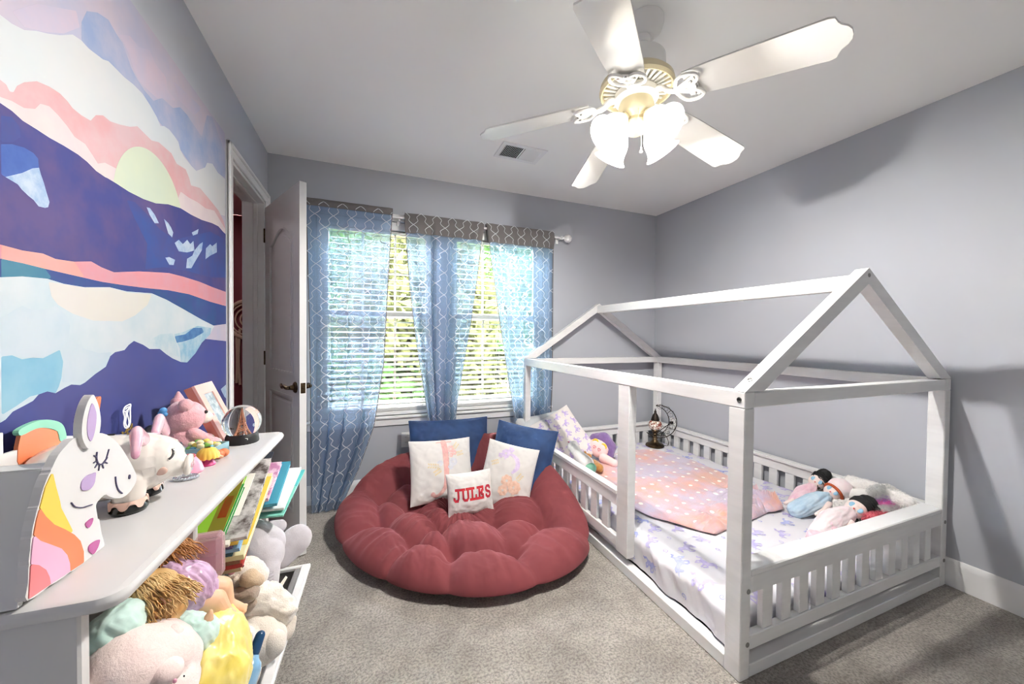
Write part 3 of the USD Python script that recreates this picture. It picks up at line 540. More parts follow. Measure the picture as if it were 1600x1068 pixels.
# ------------------------------------------------------------ the mountain mural on the left wall (flat print: y, z in cm)
MURAL = {'periwinkle': [(119.7,195.3),(121.5,199.3),(125.3,202.0),(129.5,203.5),(132.4,202.4),(135.5,201.8),(137.1,200.0),(139.5,197.6),(142.2,196.3),(145.9,195.4),(150.9,195.1),(156.3,199.2),(163.5,200.0),(168.8,203.3),(174.5,203.6),(180.6,202.7),(187.2,201.9),(192.7,213.6),(198.5,216.0),(213.5,207.3),(213.4,195.4),(204.4,194.3),(182.0,185.2),(168.6,188.1),(152.9,190.6),(144.9,193.2),(132.2,192.3),(126.5,191.2),(119.6,190.7)],
'pinkwash': [(133.9,203.1),(138.8,206.3),(143.2,206.4),(149.0,209.5),(152.1,207.7),(158.8,207.5),(159.9,204.0),(166.2,204.0),(158.7,200.2),(153.0,197.2),(147.8,196.6),(143.1,196.3),(140.4,198.2),(137.9,201.1)],
'pinkwash2': [(101.2,182.9),(106.9,189.0),(118.0,196.5),(119.1,193.6),(114.1,188.4),(108.7,184.7),(103.9,182.0)],
'pinkwash3': [(163.6,209.4),(168.8,205.6),(180.6,206.9),(187.4,213.5),(177.6,212.1)],
'cloud': [(98.9,180.3),(101.1,180.5),(103.9,181.4),(106.9,183.5),(109.6,185.0),(113.0,187.2),(116.8,190.2),(119.6,190.9),(122.0,190.7),(124.5,191.2),(127.2,191.7),(129.3,192.7),(132.2,192.8),(136.1,192.9),(140.4,193.6),(144.9,193.7),(148.8,192.7),(152.9,191.1),(155.1,189.4),(157.4,190.6),(160.9,191.2),(164.7,190.7),(167.3,190.1),(168.6,188.1),(171.4,186.8),(177.3,186.0),(182.0,185.9),(190.6,190.9),(192.5,193.6),(198.3,195.7),(204.4,194.3),(213.4,195.0),(213.2,177.5),(98.5,153.2)],
'pink_cloud': [(98.7,168.3),(99.8,168.2),(100.5,167.3),(101.3,167.7),(102.1,169.4),(103.7,171.1),(106.7,173.2),(109.9,174.1),(112.8,174.4),(114.9,174.0),(116.5,173.3),(119.3,173.2),(122.4,173.6),(124.3,176.0),(127.0,177.4),(129.8,177.4),(133.6,178.6),(138.5,180.5),(142.0,182.5),(145.7,182.3),(149.7,182.1),(153.9,183.6),(158.5,183.7),(162.1,183.8),(165.9,181.8),(172.8,182.7),(175.7,180.6),(177.2,178.4),(185.3,180.4),(195.4,179.0),(204.9,177.5),(211.3,174.6),(213.7,171.3),(213.6,162.3),(98.5,156.5)],
'pale_cloud': [(98.7,165.2),(100.9,165.8),(103.6,166.0),(106.2,167.3),(107.5,169.1),(109.8,169.9),(112.3,169.3),(114.8,168.3),(117.0,167.0),(120.4,167.0),(122.9,165.5),(124.8,164.2),(127.5,165.6),(131.9,166.0),(136.6,164.7),(166.4,169.2),(168.8,173.0),(175.5,173.1),(182.9,173.9),(191.0,174.0),(200.0,175.9),(207.4,173.4),(213.7,171.3),(213.6,162.3),(98.5,156.5)],
'mountain': [(98.7,164.0),(100.9,163.9),(103.2,163.3),(106.5,163.3),(109.7,163.2),(113.7,163.4),(118.0,163.4),(121.0,163.0),(124.1,162.1),(127.5,161.9),(131.8,162.4),(136.5,162.4),(120.9,163.1),(123.0,162.5),(126.9,162.0),(131.9,162.0),(137.5,161.8),(144.8,162.2),(151.8,163.2),(159.8,165.5),(168.8,167.0),(177.2,167.2),(186.8,168.0),(197.6,169.7),(204.8,170.3),(211.3,169.2),(213.7,169.1),(215.1,138.5),(98.2,136.1)],
'blue_peak': [(98.5,156.5),(100.8,157.6),(103.5,158.2),(105.6,158.1),(106.7,157.5),(106.9,155.7),(105.1,154.3),(102.6,152.7),(99.5,150.8),(98.5,150.9)],
'blue_wash': [(98.6,161.8),(100.8,162.7),(102.4,161.8),(102.7,159.9),(100.8,157.9),(98.5,156.9)],
'blue_slope': [(136.5,159.1),(140.5,159.8),(147.0,158.1),(154.2,155.5),(164.0,154.5),(195.3,165.5),(213.7,166.3),(214.6,148.5),(195.0,145.7),(175.2,145.2),(156.7,143.7),(145.6,141.2),(146.8,149.1),(140.4,154.9)],
'snow0': [(99.3,150.8),(101.1,151.9),(102.9,153.0),(105.3,154.9),(106.9,155.7),(107.4,154.4),(108.1,153.0),(108.7,151.4),(109.5,149.5),(109.1,148.3),(108.3,147.9),(106.7,147.7),(105.5,148.6),(104.3,149.0),(102.8,149.7),(101.9,150.4)],
'snow1': [(146.6,160.3),(148.4,160.6),(151.1,159.4),(153.6,157.4),(151.1,156.7),(148.1,158.5)],
'snow2': [(156.9,159.7),(159.7,159.1),(161.4,158.2),(163.0,156.8),(162.2,154.9),(159.6,155.6)],
'snow3': [(164.0,153.4),(167.0,155.2),(170.2,154.4),(173.6,156.8),(176.2,155.8),(178.9,157.6),(179.8,154.1),(173.5,152.0),(167.0,151.1)],
'snow4': [(187.7,159.2),(186.6,155.6),(180.7,150.2),(177.0,146.7),(172.6,146.0),(173.5,149.7),(177.9,151.7),(179.8,154.1),(184.6,157.7)],
'snow5': [(190.8,157.3),(195.2,160.1),(197.5,159.7),(202.7,162.5),(202.7,158.1),(195.1,155.1),(190.3,152.7)],
'snow6': [(157.5,147.0),(160.2,147.7),(164.2,147.5),(163.1,145.5),(160.2,145.1)],
'snow7': [(177.5,160.5),(183.7,163.5),(182.7,161.3),(178.6,159.6)],
'shore': [(98.3,137.9),(102.7,137.8),(107.6,138.2),(110.9,137.7),(116.4,138.1),(122.0,139.2),(125.7,138.4),(130.7,137.9),(142.3,140.0),(159.5,142.2),(170.1,142.5),(184.5,142.5),(197.3,141.9),(215.1,141.5),(215.6,134.7),(194.9,135.3),(175.1,136.5),(159.4,136.3),(146.7,135.5),(136.1,135.0),(125.7,134.7),(116.4,134.9),(107.6,135.1),(102.6,135.3),(98.2,135.3)],
'shore_peach': [(98.3,137.9),(102.7,137.8),(107.6,138.2),(110.9,137.7),(116.4,138.1),(119.8,134.9),(116.4,134.9),(107.6,135.1),(102.6,135.3),(98.2,135.3)],
'teal': [(98.2,135.3),(102.6,135.3),(107.6,135.1),(116.4,134.9),(125.7,134.7),(136.1,135.0),(146.7,135.5),(159.4,136.3),(175.1,136.5),(194.9,135.3),(215.6,134.7),(215.5,126.4),(194.8,124.9),(146.6,129.7),(113.2,130.2),(98.1,130.3)],
'teal_left': [(98.2,135.3),(102.6,135.3),(108.1,135.1),(109.8,133.5),(107.6,132.3),(98.2,131.2)],
'iceberg': [(98.2,131.9),(102.6,132.7),(108.6,133.1),(113.2,132.6),(119.7,132.6),(128.9,133.7),(136.1,133.4),(149.0,134.2),(158.0,133.0),(171.6,130.3),(186.3,127.3),(199.4,125.0),(194.8,121.3),(186.2,117.9),(180.3,113.9),(173.0,110.7),(168.1,111.2),(162.0,112.9),(157.7,114.6),(153.7,116.5),(147.6,116.7),(144.2,118.1),(139.4,119.4),(136.9,118.3),(134.9,116.9),(130.8,116.5),(128.3,115.3),(127.0,112.9),(123.0,111.4),(119.4,109.7),(117.8,109.3),(115.1,109.8),(113.0,109.3),(110.5,108.5),(108.3,109.2),(106.1,108.9),(104.7,107.8),(102.3,107.1),(100.1,106.5),(98.6,105.3),(97.7,105.0)],
'ice_cream': [(108.9,132.5),(113.2,132.5),(119.7,132.5),(128.9,133.6),(136.1,133.1),(149.0,133.8),(146.6,130.4),(140.0,126.8),(134.1,124.9),(122.5,124.7),(115.6,126.1),(111.4,127.8),(109.7,129.4)],
'ice_mid': [(98.0,124.2),(100.7,126.0),(102.5,126.9),(104.9,126.2),(108.0,126.6),(110.8,127.5),(113.7,125.6),(114.9,123.2),(114.3,120.4),(111.8,117.9),(107.3,116.5),(104.8,116.4),(100.1,117.3),(97.9,117.2)],
'ice_blue': [(97.9,117.2),(100.1,117.3),(102.3,116.4),(104.8,116.6),(107.3,116.3),(111.8,117.9),(112.7,115.2),(112.0,110.6),(112.2,111.7),(111.4,109.8),(110.5,108.5),(108.3,109.2),(106.1,108.9),(104.0,108.8),(100.8,107.4),(97.8,106.3)],
'ice_pale': [(114.3,120.4),(119.5,117.8),(124.6,116.5),(129.5,116.6),(127.0,112.9),(123.0,111.4),(119.4,110.2),(112.3,110.6),(112.7,115.2),(112.1,117.8)],
'ice_tip': [(162.8,121.3),(169.8,122.1),(182.3,124.7),(195.9,124.0),(194.8,121.3),(186.2,117.9),(180.3,113.9),(173.0,110.7),(168.1,111.2),(167.3,116.0)],
'ice_tip_dark': [(163.5,120.6),(171.5,121.3),(178.5,123.8),(186.2,123.9),(188.3,122.2),(178.5,119.7),(169.8,118.6),(165.0,118.3)],
'ice_tip_pale': [(145.3,118.8),(153.8,121.3),(162.1,121.7),(165.0,117.6),(167.3,113.0),(157.7,115.0),(152.5,116.9)],
'foam0': [(180.0,90.7),(185.9,93.1),(190.9,90.1),(190.2,87.6),(182.3,87.7)],
'foam1': [(206.6,95.9),(218.2,98.0),(218.1,88.1),(211.3,91.7)]}

def wash(name, c1, c2, vs=4, lo=.36, hi=.64): mat('mural_' + name, tuple(v * .83 for v in c1), .8, tuple(v * .83 for v in c2), vs, 5, lo=lo, hi=hi)
wash('sky', (206, 206, 232), (226, 212, 226), 5); wash('periwinkle', (168, 188, 230), (206, 206, 230), 7); wash('pinkwash', (232, 212, 228), (214, 210, 234), 7)
wash('cloud', (240, 240, 240), (230, 238, 242), 3); wash('pink', (240, 184, 186), (236, 200, 204), 9); wash('pale', (240, 222, 226), (246, 232, 230), 9)
wash('sun', (230, 240, 212), (222, 236, 214), 5); wash('mountain', (66, 70, 144), (98, 82, 140), 6, .4, .62); wash('blue', (62, 96, 178), (84, 118, 196), 12)
wash('slope', (52, 84, 162), (72, 76, 146), 10); wash('snow', (214, 230, 246), (162, 192, 232), 26); wash('shore', (244, 160, 168), (236, 172, 186), 9); wash('peach', (246, 178, 164), (244, 184, 178), 9)
wash('water', (80, 82, 150), (68, 78, 156), 5); wash('teal', (44, 92, 152), (58, 78, 150), 9, .35, .55); wash('tealpale', (66, 132, 164), (82, 146, 172), 9)
wash('ice', (232, 240, 244), (214, 232, 240), 7); wash('cream', (244, 240, 226), (242, 236, 230), 4); wash('icemid', (204, 226, 238), (222, 234, 242), 7); wash('iceblue', (142, 202, 230), (164, 214, 234), 8)
wash('icetip', (146, 198, 228), (208, 230, 240), 18); wash('tipdark', (58, 112, 176), (96, 152, 204), 22); wash('tippale', (186, 220, 236), (224, 238, 242), 12)
mu = thing('wall_mural', 'watercolour mural of mountains, pink clouds, sun and ice covering the left wall', 'mural')
MRECT = sbox(20, 70, 213.7, 216.6)
def layer(name, poly, m, k, smoothit=True):
    if not isinstance(poly, Polygon):
        p = np.array(poly, float)
        poly = Polygon(p).buffer(0)
        if smoothit: poly = poly.buffer(.35, join_style=1).buffer(-.7, join_style=1).buffer(.35, join_style=1)
    poly = poly.intersection(MRECT)
    if poly.is_empty: return
    s = affinity.scale(poly, .01, .01, origin=(0, 0)); z0 = XL + .0004; obj(name, side_ext(s, z0, z0 + .0006 + k * .00009), 'mural_' + m, mu, smooth=False)
layer('sky', MRECT, 'sky', 0)
extl = lambda pts, z0, z1: [(19, z0)] + list(pts) + [(19, z1)]
for n, key, m in (('violet_cloud', 'periwinkle', 'periwinkle'), ('pink_wash', 'pinkwash', 'pinkwash'), ('pink_wash', 'pinkwash2', 'pinkwash'), ('pink_wash', 'pinkwash3', 'pinkwash')): layer(n, MURAL[key], m, 1)
for k, (n, key, m, zt, zb) in enumerate((('white_cloud', 'cloud', 'cloud', 178, 150), ('pink_cloud', 'pink_cloud', 'pink', 162, 150), ('pale_cloud', 'pale_cloud', 'pale', 160, 150))): layer(n, extl(MURAL[key], zt, zb), m, 2 + k)
layer('sun', Point(150.6, 158.5).buffer(20, 24), 'sun', 5)
layer('mountain', extl(MURAL['mountain'], 170, 128), 'mountain', 6)
for n, key, m in (('blue_slope', 'blue_slope', 'slope'), ('blue_peak', 'blue_wash', 'slope'), ('blue_peak', 'blue_peak', 'blue')): layer(n, MURAL[key], m, 7)
for k in range(8): layer('snow_patch', MURAL[f'snow{k}'], 'snow', 8, False)
layer('water', sbox(20, 70, 213.7, 132).difference(Polygon([(20, 140), (20, 127), (98, 124.5), (214, 118), (214, 140)])), 'water', 6)
layer('teal_water', extl(MURAL['teal'], 130, 120), 'teal', 7); layer('teal_water', MURAL['teal_left'], 'tealpale', 8)
layer('pink_shore', extl(MURAL['shore'], 142, 132), 'shore', 9); layer('pink_shore', MURAL['shore_peach'], 'peach', 10)
layer('iceberg', extl(MURAL['iceberg'], 122, 90), 'ice', 9)
for n, key, m in (('ice_facet', 'ice_cream', 'cream'), ('ice_facet', 'ice_mid', 'icemid'), ('ice_facet', 'ice_pale', 'icemid'), ('ice_facet', 'ice_blue', 'iceblue'), ('ice_facet', 'ice_tip_pale', 'tippale'), ('ice_facet', 'ice_tip', 'icetip')): layer(n, MURAL[key], m, 10)
layer('ice_facet', MURAL['ice_tip_dark'], 'tipdark', 11)
layer('foam', MURAL['foam0'], 'snow', 9, False); layer('foam', MURAL['foam1'], 'snow', 9, False)
# macrame beyond the door
t = thing('macrame_hanging', 'tan macrame hanging on the maroon hallway wall, glimpsed through the doorway', 'wall hanging')
MX, MY = -1.15, 4.585
hang = cat(*[tube(smoothpath([(MX - .24 + .03 * k, MY, 1.32 - .02 * abs(k - 8)), (MX - .24 + .03 * k + .008 * (-1) ** k, MY - .01, .95), (MX - .24 + .03 * k, MY, .62 + .02 * abs(k - 8))], 5), .012, 6) for k in range(17)])
obj('fringe', hang, 'macrame', t, kind='stuff')
obj('ring', tube([(MX + .2 * math.cos(a), MY - .01, 1.36 + .2 * math.sin(a)) for a in np.linspace(0, 2 * pi, 30, endpoint=False)], .018, 8, True), 'macrame', t)
for rr in (2, 4, 6, 8): obj('knotted_ring', tube([(MX + rr * .021 * math.cos(a), MY - .008, 1.36 + rr * .021 * math.sin(a)) for a in np.linspace(0, 2 * pi, 24, endpoint=False)], .008, 6, True), 'macrame', t)
STAND = np.array([0, 0, 1.22])
def at(x, y, axis, v):
    """a pixel of the photograph brought onto the plane where coordinate `axis` equals v"""
    d = fwd + rt * (x - 800) / F - up * (y - 534) / F
    return STAND + d * ((v - STAND[axis]) / d[axis])
# ------------------------------------------------------------ round tufted floor cushion
def futon():
    CX, CY, R0 = .515, 2.20, .72
    nr, nf = 120, 360
    ph = np.linspace(0, 2 * pi, nf, endpoint=False)
    tuft = [(0, 0)] + [(.25 * math.cos(a), .25 * math.sin(a)) for a in np.arange(5) * pi * .4 + .3] + [(.49 * math.cos(a), .49 * math.sin(a)) for a in np.arange(10) * pi / 5 + .02]
    tuft = np.array(tuft) + np.random.default_rng(4).normal(0, .014, (16, 2))
    E = []
    for i in range(16):
        for j in range(i):
            if np.linalg.norm(tuft[i] - tuft[j]) < .345: E.append((tuft[i], tuft[j]))
    for q in tuft[6:]: E.append((q, q / np.linalg.norm(q) * .78))
    def dseg(P, a, b):
        ab = b - a; t = np.clip(((P - a) @ ab) / (ab @ ab), 0, 1); return np.linalg.norm(P - a - t[..., None] * ab, axis=-1)
    lob = np.array([math.atan2(q[1], q[0]) for q in tuft[6:]])
    RB = np.interp(np.degrees(ph), [0, 20, 45, 90, 130, 155, 180, 200, 225, 250, 283, 303, 327, 345, 360], [.72, .70, .74, .68, .77, .79, .66, .60, .585, .605, .70, .77, .83, .78, .72])
    RB = np.real(np.fft.ifft(np.fft.fft(RB) * np.exp(-(np.fft.fftfreq(nf) * nf / 9) ** 2)))
    RR = RB * (1 - .028 * np.exp(-(np.min(np.abs((ph[:, None] - lob[None] + pi) % (2 * pi) - pi), 1) / .07)))
    lift = np.interp(np.degrees(ph) % 360, [0, 12, 28, 42, 55, 90, 112, 130, 150, 175, 200, 322, 340, 360], [.27, .37, .42, .42, .38, .32, .28, .22, .1, .02, 0, .0, .09, .27])
    def surf(rho, side):
        r = rho[:, None] * RR[None]; u, v = rho[:, None] * R0 * np.cos(ph), rho[:, None] * R0 * np.sin(ph); P = np.stack([u, v], -1)
        de = np.maximum(0, -np.log(np.sum([np.exp(-42 * dseg(P, a, b)) for a, b in E], 0)) / 42 + .012); dt = np.min(np.linalg.norm(P[:, :, None] - tuft[None, None], axis=-1), -1)
        pil = .52 + .50 * (1 - np.exp(-(de / .05) ** 1.25)); pil = pil - .40 * np.exp(-(dt / .05) ** 1.2)
        wr = meshkit.fbm(np.stack([u * 9 + 4 * np.cos(ph) , v * 9, 0 * u], -1), 4, 2) - .5; fine = meshkit.fbm(np.stack([np.broadcast_to(ph * 16, u.shape), r * 4, 0 * u], -1), 3, 5) - .5
        crs = -.012 * np.exp(-((meshkit.fbm(np.stack([u * 5 + 9, v * 5, 0 * u + .7], -1), 2, 11) - .5) / .035) ** 2) * np.exp(-(dt / .11) ** 2)
        prof = (1 - np.clip(rho, 0, 1)[:, None] ** 5) ** .6
        e = np.clip((rho[:, None] - .42) / .58, 0, 1); s = e * e * (1.6 - .6 * e)
        base = .055 + .0 * u
        z = base + side * prof * (.152 * pil if side > 0 else .048) + (wr * .024 + fine * (.012 + .016 * np.clip((rho[:, None] - .6) / .3, 0, 1)) + crs * np.clip(rho[:, None] * 1.4 - .3, 0, 1)) * (side > 0) * np.minimum(prof * 2, 1)
        L = lift[None] * s
        # the raised back leans outwards a little less than it rises
        k = 1 - .10 * np.minimum(lift[None] / .33, 1) * e ** 2
        z = z + L
        inw = (.11 * np.minimum(lift[None] / .33, 1) * e) * (side > 0) * prof
        rr = r * k - inw * .6
        return np.stack([CX + rr * np.cos(ph), CY + rr * np.sin(ph), z], -1)
    rho = np.sin(np.linspace(0.004, pi / 2, nr)) ** .8
    top, bot = surf(rho, 1), surf(rho[::-1][1:], -1)
    P = np.vstack([top, bot]); n = len(P); V = P.reshape(-1, 3); i, j = np.meshgrid(np.arange(n - 1), np.arange(nf), indexing='ij'); k = (j + 1) % nf
    q = np.stack([i * nf + j, (i + 1) * nf + j, (i + 1) * nf + k, i * nf + k], -1).reshape(-1, 4)
    Fc = np.vstack([q[:, [0, 1, 2]], q[:, [0, 2, 3]], [[j, (j + 1) % nf, len(V)] for j in range(nf)], [[(n - 1) * nf + (j + 1) % nf, (n - 1) * nf + j, len(V) + 1] for j in range(nf)]])
    V = np.vstack([V, P[0].mean(0), P[-1].mean(0)]); V[:, 2] = np.maximum(V[:, 2], .002)
    m = trimesh.Trimesh(V, Fc, process=False)
    if m.volume < 0: m.invert()
    tp = []
    for qx, qy in tuft:
        a = int(round((math.atan2(qy, qx) % (2 * pi)) / (2 * pi) * nf)) % nf; b = int(np.argmin(np.abs(rho * R0 - math.hypot(qx, qy)))); tp.append(top[b, a])
    return m, tp
fm, ftuft = futon()
fu = thing('floor_cushion', 'large round burgundy tufted floor cushion, its back folded up the wall', 'cushion')
obj('cushion_body', fm, 'burgundy', fu, smooth=True)
for p in ftuft: obj('tuft', xf(ball((0, 0, 0), (.011, .011, .005), 2), T(*(p + [0, 0, .002]))), 'burgundy', fu)

# ------------------------------------------------------------ cushions and pillows
def pillow_mesh(W, H, D, seed=0, n=64, sag=.0, wr=.009, pinch=.045):
    u = np.sin(np.linspace(-pi / 2, pi / 2, n)); U, V = np.meshgrid(u, u, indexing='ij'); r = np.random.default_rng(seed)
    k = 1 - pinch * (1 - V ** 2) * np.abs(U) ** 3; l = 1 - pinch * (1 - U ** 2) * np.abs(V) ** 3
    X, Y = W / 2 * U * k, H / 2 * V * l
    Z = D / 2 * np.maximum(0, 1 - np.abs(U) ** 2.4) ** .62 * np.maximum(0, 1 - np.abs(V) ** 2.4) ** .62 * (1 - sag * V)
    edge = np.clip(np.maximum(np.abs(U), np.abs(V)) * 1.3 - .3, 0, 1)
    out = []
    for s in (1, -1):
        nz = (meshkit.fbm(np.stack([U * 5 + seed, V * 5, 0 * U + s], -1), 3, seed) - .5) * wr * 1.2 + (meshkit.fbm(np.stack([(U + V) * 9, (U - V) * 3, 0 * U + s * 3], -1), 2, seed + 3) - .5) * wr * edge
        mask = np.minimum(1, 6 * (1 - np.maximum(np.abs(U), np.abs(V))))
        out.append(np.stack([X, Y, s * (Z + .002 + nz * mask)], -1))
    m = cat(grid(out[0]), trimesh.Trimesh(grid(out[1]).vertices, grid(out[1]).faces[:, ::-1], process=False))
    idx = np.arange(n * n).reshape(n, n); rim = np.concatenate([idx[:-1, 0], idx[-1, :-1], idx[:0:-1, -1], idx[0, :0:-1]]); nx = np.roll(rim, -1)
    m = trimesh.Trimesh(m.vertices, np.vstack([m.faces, np.stack([rim, rim + n * n, nx], 1), np.stack([nx, rim + n * n, nx + n * n], 1)]), process=False)
    if m.volume < 0: m.invert()
    from scipy.interpolate import RegularGridInterpolator, griddata
    zf = lambda x, y: griddata((X.ravel(), Y.ravel()), out[0][..., 2].ravel(), (np.asarray(x), np.asarray(y)), method='linear', fill_value=.002)
    rim_pts = np.concatenate([np.stack([X, Y, 0 * X], -1).reshape(-1, 3)[rim]])
    return m, zf, rim_pts
def printed(poly, zf, lift=.0012, step=.012):
    """flat print following the pillow's face"""
    L = []
    for g in getattr(poly, 'geoms', [poly]):
        if g.area < 1e-8 or g.geom_type != 'Polygon': continue
        v, f = trimesh.creation.triangulate_polygon(g.segmentize(step) if hasattr(g, 'segmentize') else g, engine='earcut')
        m = trimesh.Trimesh(np.c_[v, np.zeros(len(v))], f, process=False); m = m.subdivide_to_size(step, max_iter=8) if len(m.faces) else m
        L.append(m)
    m = cat(*L); m.vertices[:, 2] = zf(m.vertices[:, 0], m.vertices[:, 1]) + lift
    n = m.face_normals[:, 2]
    if n.mean() < 0: m.invert()
    return m
def pillow(label, M, W, H, D, m, seed, piping=None, **kw):
    t = thing('throw_pillow', label, 'pillow', M); pm, zf, rim = pillow_mesh(W, H, D, seed, **kw)
    obj('pillow_body', pm, m, t, smooth=True)
    if piping: obj('piping', tube(rim, .0045, 6, True), piping, t, smooth=True)
    return t, zf
def lean(cx, cy, z, W, H, tilt, turn=0, roll=0):
    """pillow standing on its lower edge at (cx, cy, z), leaning back by tilt degrees"""
    return T(cx, cy, z) @ R('z', turn) @ R('x', 90 - tilt) @ R('z', roll) @ T(0, H / 2, 0)
mat('navy_piping', (34, 66, 118), .7, sheen_weight=.4)
pillow('large square navy velvet pillow standing behind the white floral letter pillow', lean(.575, 2.63, .10, .58, .5, 18, 0, -1), .60, .50, .16, 'navy_velvet', 3, 'navy_piping')
pillow('tilted navy velvet pillow nearest the bed, turned towards the door', lean(.90, 2.27, .10, .44, .52, 24, -36, -7), .44, .52, .15, 'navy_velvet', 9, 'navy_piping')
t, zf = pillow('white pillow printed with a pale pink floral letter, in front of the large navy pillow', lean(.455, 2.33, .155, .41, .38, 24, 4, -2), .42, .40, .13, 'white_cloth', 12)
mat('ink_pink', (228, 184, 176), .85, (222, 168, 166), 40); mat('ink_lilac', (208, 190, 222), .85, (224, 208, 230), 40); mat('ink_peach', (226, 186, 162), .85, (240, 208, 190), 60); mat('ink_gold', (226, 206, 164), .85); mat('ink_grey', (206, 208, 216), .85, (220, 220, 226), 50); mat('ink_red', (200, 46, 52), .8, (176, 40, 66), 20); mat('ink_rose', (236, 196, 192), .85, (228, 178, 176), 60)
def flower(cx, cy, r, n=6, ph=0):
    return union_all([Point(cx + r * .62 * math.cos(2 * pi * k / n + ph), cy + r * .62 * math.sin(2 * pi * k / n + ph)).buffer(r * .42, 6) for k in range(n)])
def stroke(pts, w):
    p = smoothpath([(x, y, 0) for x, y in pts], 8)[:, :2]; w = np.interp(np.linspace(0, 1, len(p)), np.linspace(0, 1, len(w)), w)
    return union_all([Point(*a).buffer(b, 8) for a, b in zip(p, w)] + [LineString([p[k], p[k + 1]]).buffer(min(w[k], w[k + 1])) for k in range(len(p) - 1)])
def sprig(x, y, a, L, n=5):
    d = np.array([math.cos(a), math.sin(a)]); e = np.array([-d[1], d[0]]); out = [LineString([(x, y), (x + d[0] * L, y + d[1] * L)]).buffer(.0008)]
    for k in range(n):
        for s in (-1, 1): c = np.array([x, y]) + d * L * (k + 1) / n + e * s * .008; out.append(affinity.rotate(affinity.scale(Point(*c).buffer(.0055, 5), 1, .55), math.degrees(a) + 40 * s))
    return union_all(out)
J = stroke([(.012, .14), (.014, .05), (.01, -.05), (-.004, -.1), (-.04, -.128), (-.062, -.118)], [.016, .016, .013, .01, .007, .011]).union(sbox(-.03, .139, .056, .145))
Z12 = lambda g: affinity.scale(g, 1.22, 1.22, origin=(0, 0))
obj('letter', printed(Z12(J), zf), 'ink_pink', t, False, label='pale pink serif letter J')
obj('flowers', printed(Z12(union_all([flower(.046, .1, .02), flower(.064, .08, .014, 5), flower(.044, .068, .012, 5)])), zf, .0018), 'ink_rose', t, False)
obj('flowers', printed(Z12(union_all([flower(-.02, .03, .016, 7), flower(.052, .032, .022, 8), flower(.036, .008, .014, 6)])), zf, .0018), 'ink_grey', t, False)
obj('sprigs', printed(Z12(union_all([sprig(-.02, .015, pi * .95, .06), sprig(-.015, .0, pi * 1.15, .04), sprig(.07, .07, .2, .04, 4), sprig(.06, .1, .8, .04, 4)])), zf, .0022), 'ink_gold', t, False)
t, zf = pillow('white pillow with a lilac floral letter, tilted against the navy pillow by the bed', lean(.79, 2.185, .11, .36, .42, 24, -20, -13), .35, .41, .12, 'white_cloth', 17)
S_ = stroke([(-.035, .075), (-.01, .105), (.03, .085), (.04, .045), (.02, .015)], [.003, .006, .012, .012, .006])
obj('letter', printed(Z12(S_), zf), 'ink_lilac', t, False, label='pale lilac curved letter')
obj('flowers', printed(Z12(union_all([flower(-.035, .105, .024, 7), flower(-.01, .13, .016, 5), flower(-.06, .09, .014, 5)])), zf, .0018), 'ink_lilac', t, False)
obj('flowers', printed(Z12(union_all([flower(.045, -.055, .034, 8), flower(.0, -.03, .03, 7), flower(-.01, -.08, .026, 7), flower(.06, -.05, .018, 5)])), zf, .0018), 'ink_peach', t, False)
obj('sprigs', printed(Z12(union_all([sprig(.05, -.02, 1.0, .04, 4), sprig(.04, -.09, -1.2, .045, 4), sprig(-.06, .06, 3.6, .04, 4)])), zf, .0022), 'ink_gold', t, False)
t, zf = pillow('small white square pillow with red block lettering, foremost on the burgundy cushion', lean(.585, 2.125, .13, .29, .26, 17, -1, 1), .285, .255, .12, 'white_cloth', 23)
def block(ch):
    s = .2
    L = {'J': [[(.5, .9), (.5, .3), (.42, .1), (.2, .1), (.1, .22), (.1, .36)], [(.3, .9), (.7, .9)]], 'U': [[(.12, .9), (.12, .25), (.25, .1), (.5, .1), (.63, .25), (.63, .9)], [(0, .9), (.26, .9)], [(.5, .9), (.76, .9)]],
         'L': [[(.2, .9), (.2, .1), (.62, .1), (.62, .34)], [(.02, .9), (.38, .9)], [(.02, .1), (.62, .1)]], 'E': [[(.2, .9), (.2, .1)], [(.02, .9), (.6, .9), (.6, .68)], [(.02, .1), (.6, .1), (.6, .32)], [(.2, .5), (.46, .5)], [(.45, .38), (.45, .62)]],
         'S': [[(.58, .66), (.58, .8), (.48, .9), (.24, .9), (.12, .78), (.12, .64), (.22, .54), (.5, .46), (.6, .36), (.6, .22), (.48, .1), (.24, .1), (.12, .2), (.12, .34)]]}[ch]
    return union_all([LineString(q).buffer(.095, cap_style='square' if len(q) < 5 else 'flat', join_style='mitre') for q in L])
x = 0; W_ = []
for ch in 'JULES': W_.append(affinity.translate(block(ch), x, 0)); x += .86 if ch != 'L' else .78
word = union_all(W_); b = word.bounds; sc = .232 / (b[2] - b[0]); word = affinity.scale(affinity.translate(word, -(b[0] + b[2]) / 2, -(b[1] + b[3]) / 2), sc, sc * 1.32, origin=(0, 0))
obj('lettering', printed(affinity.translate(word, .006, .002), zf, .0015), 'ink_red', t, False)
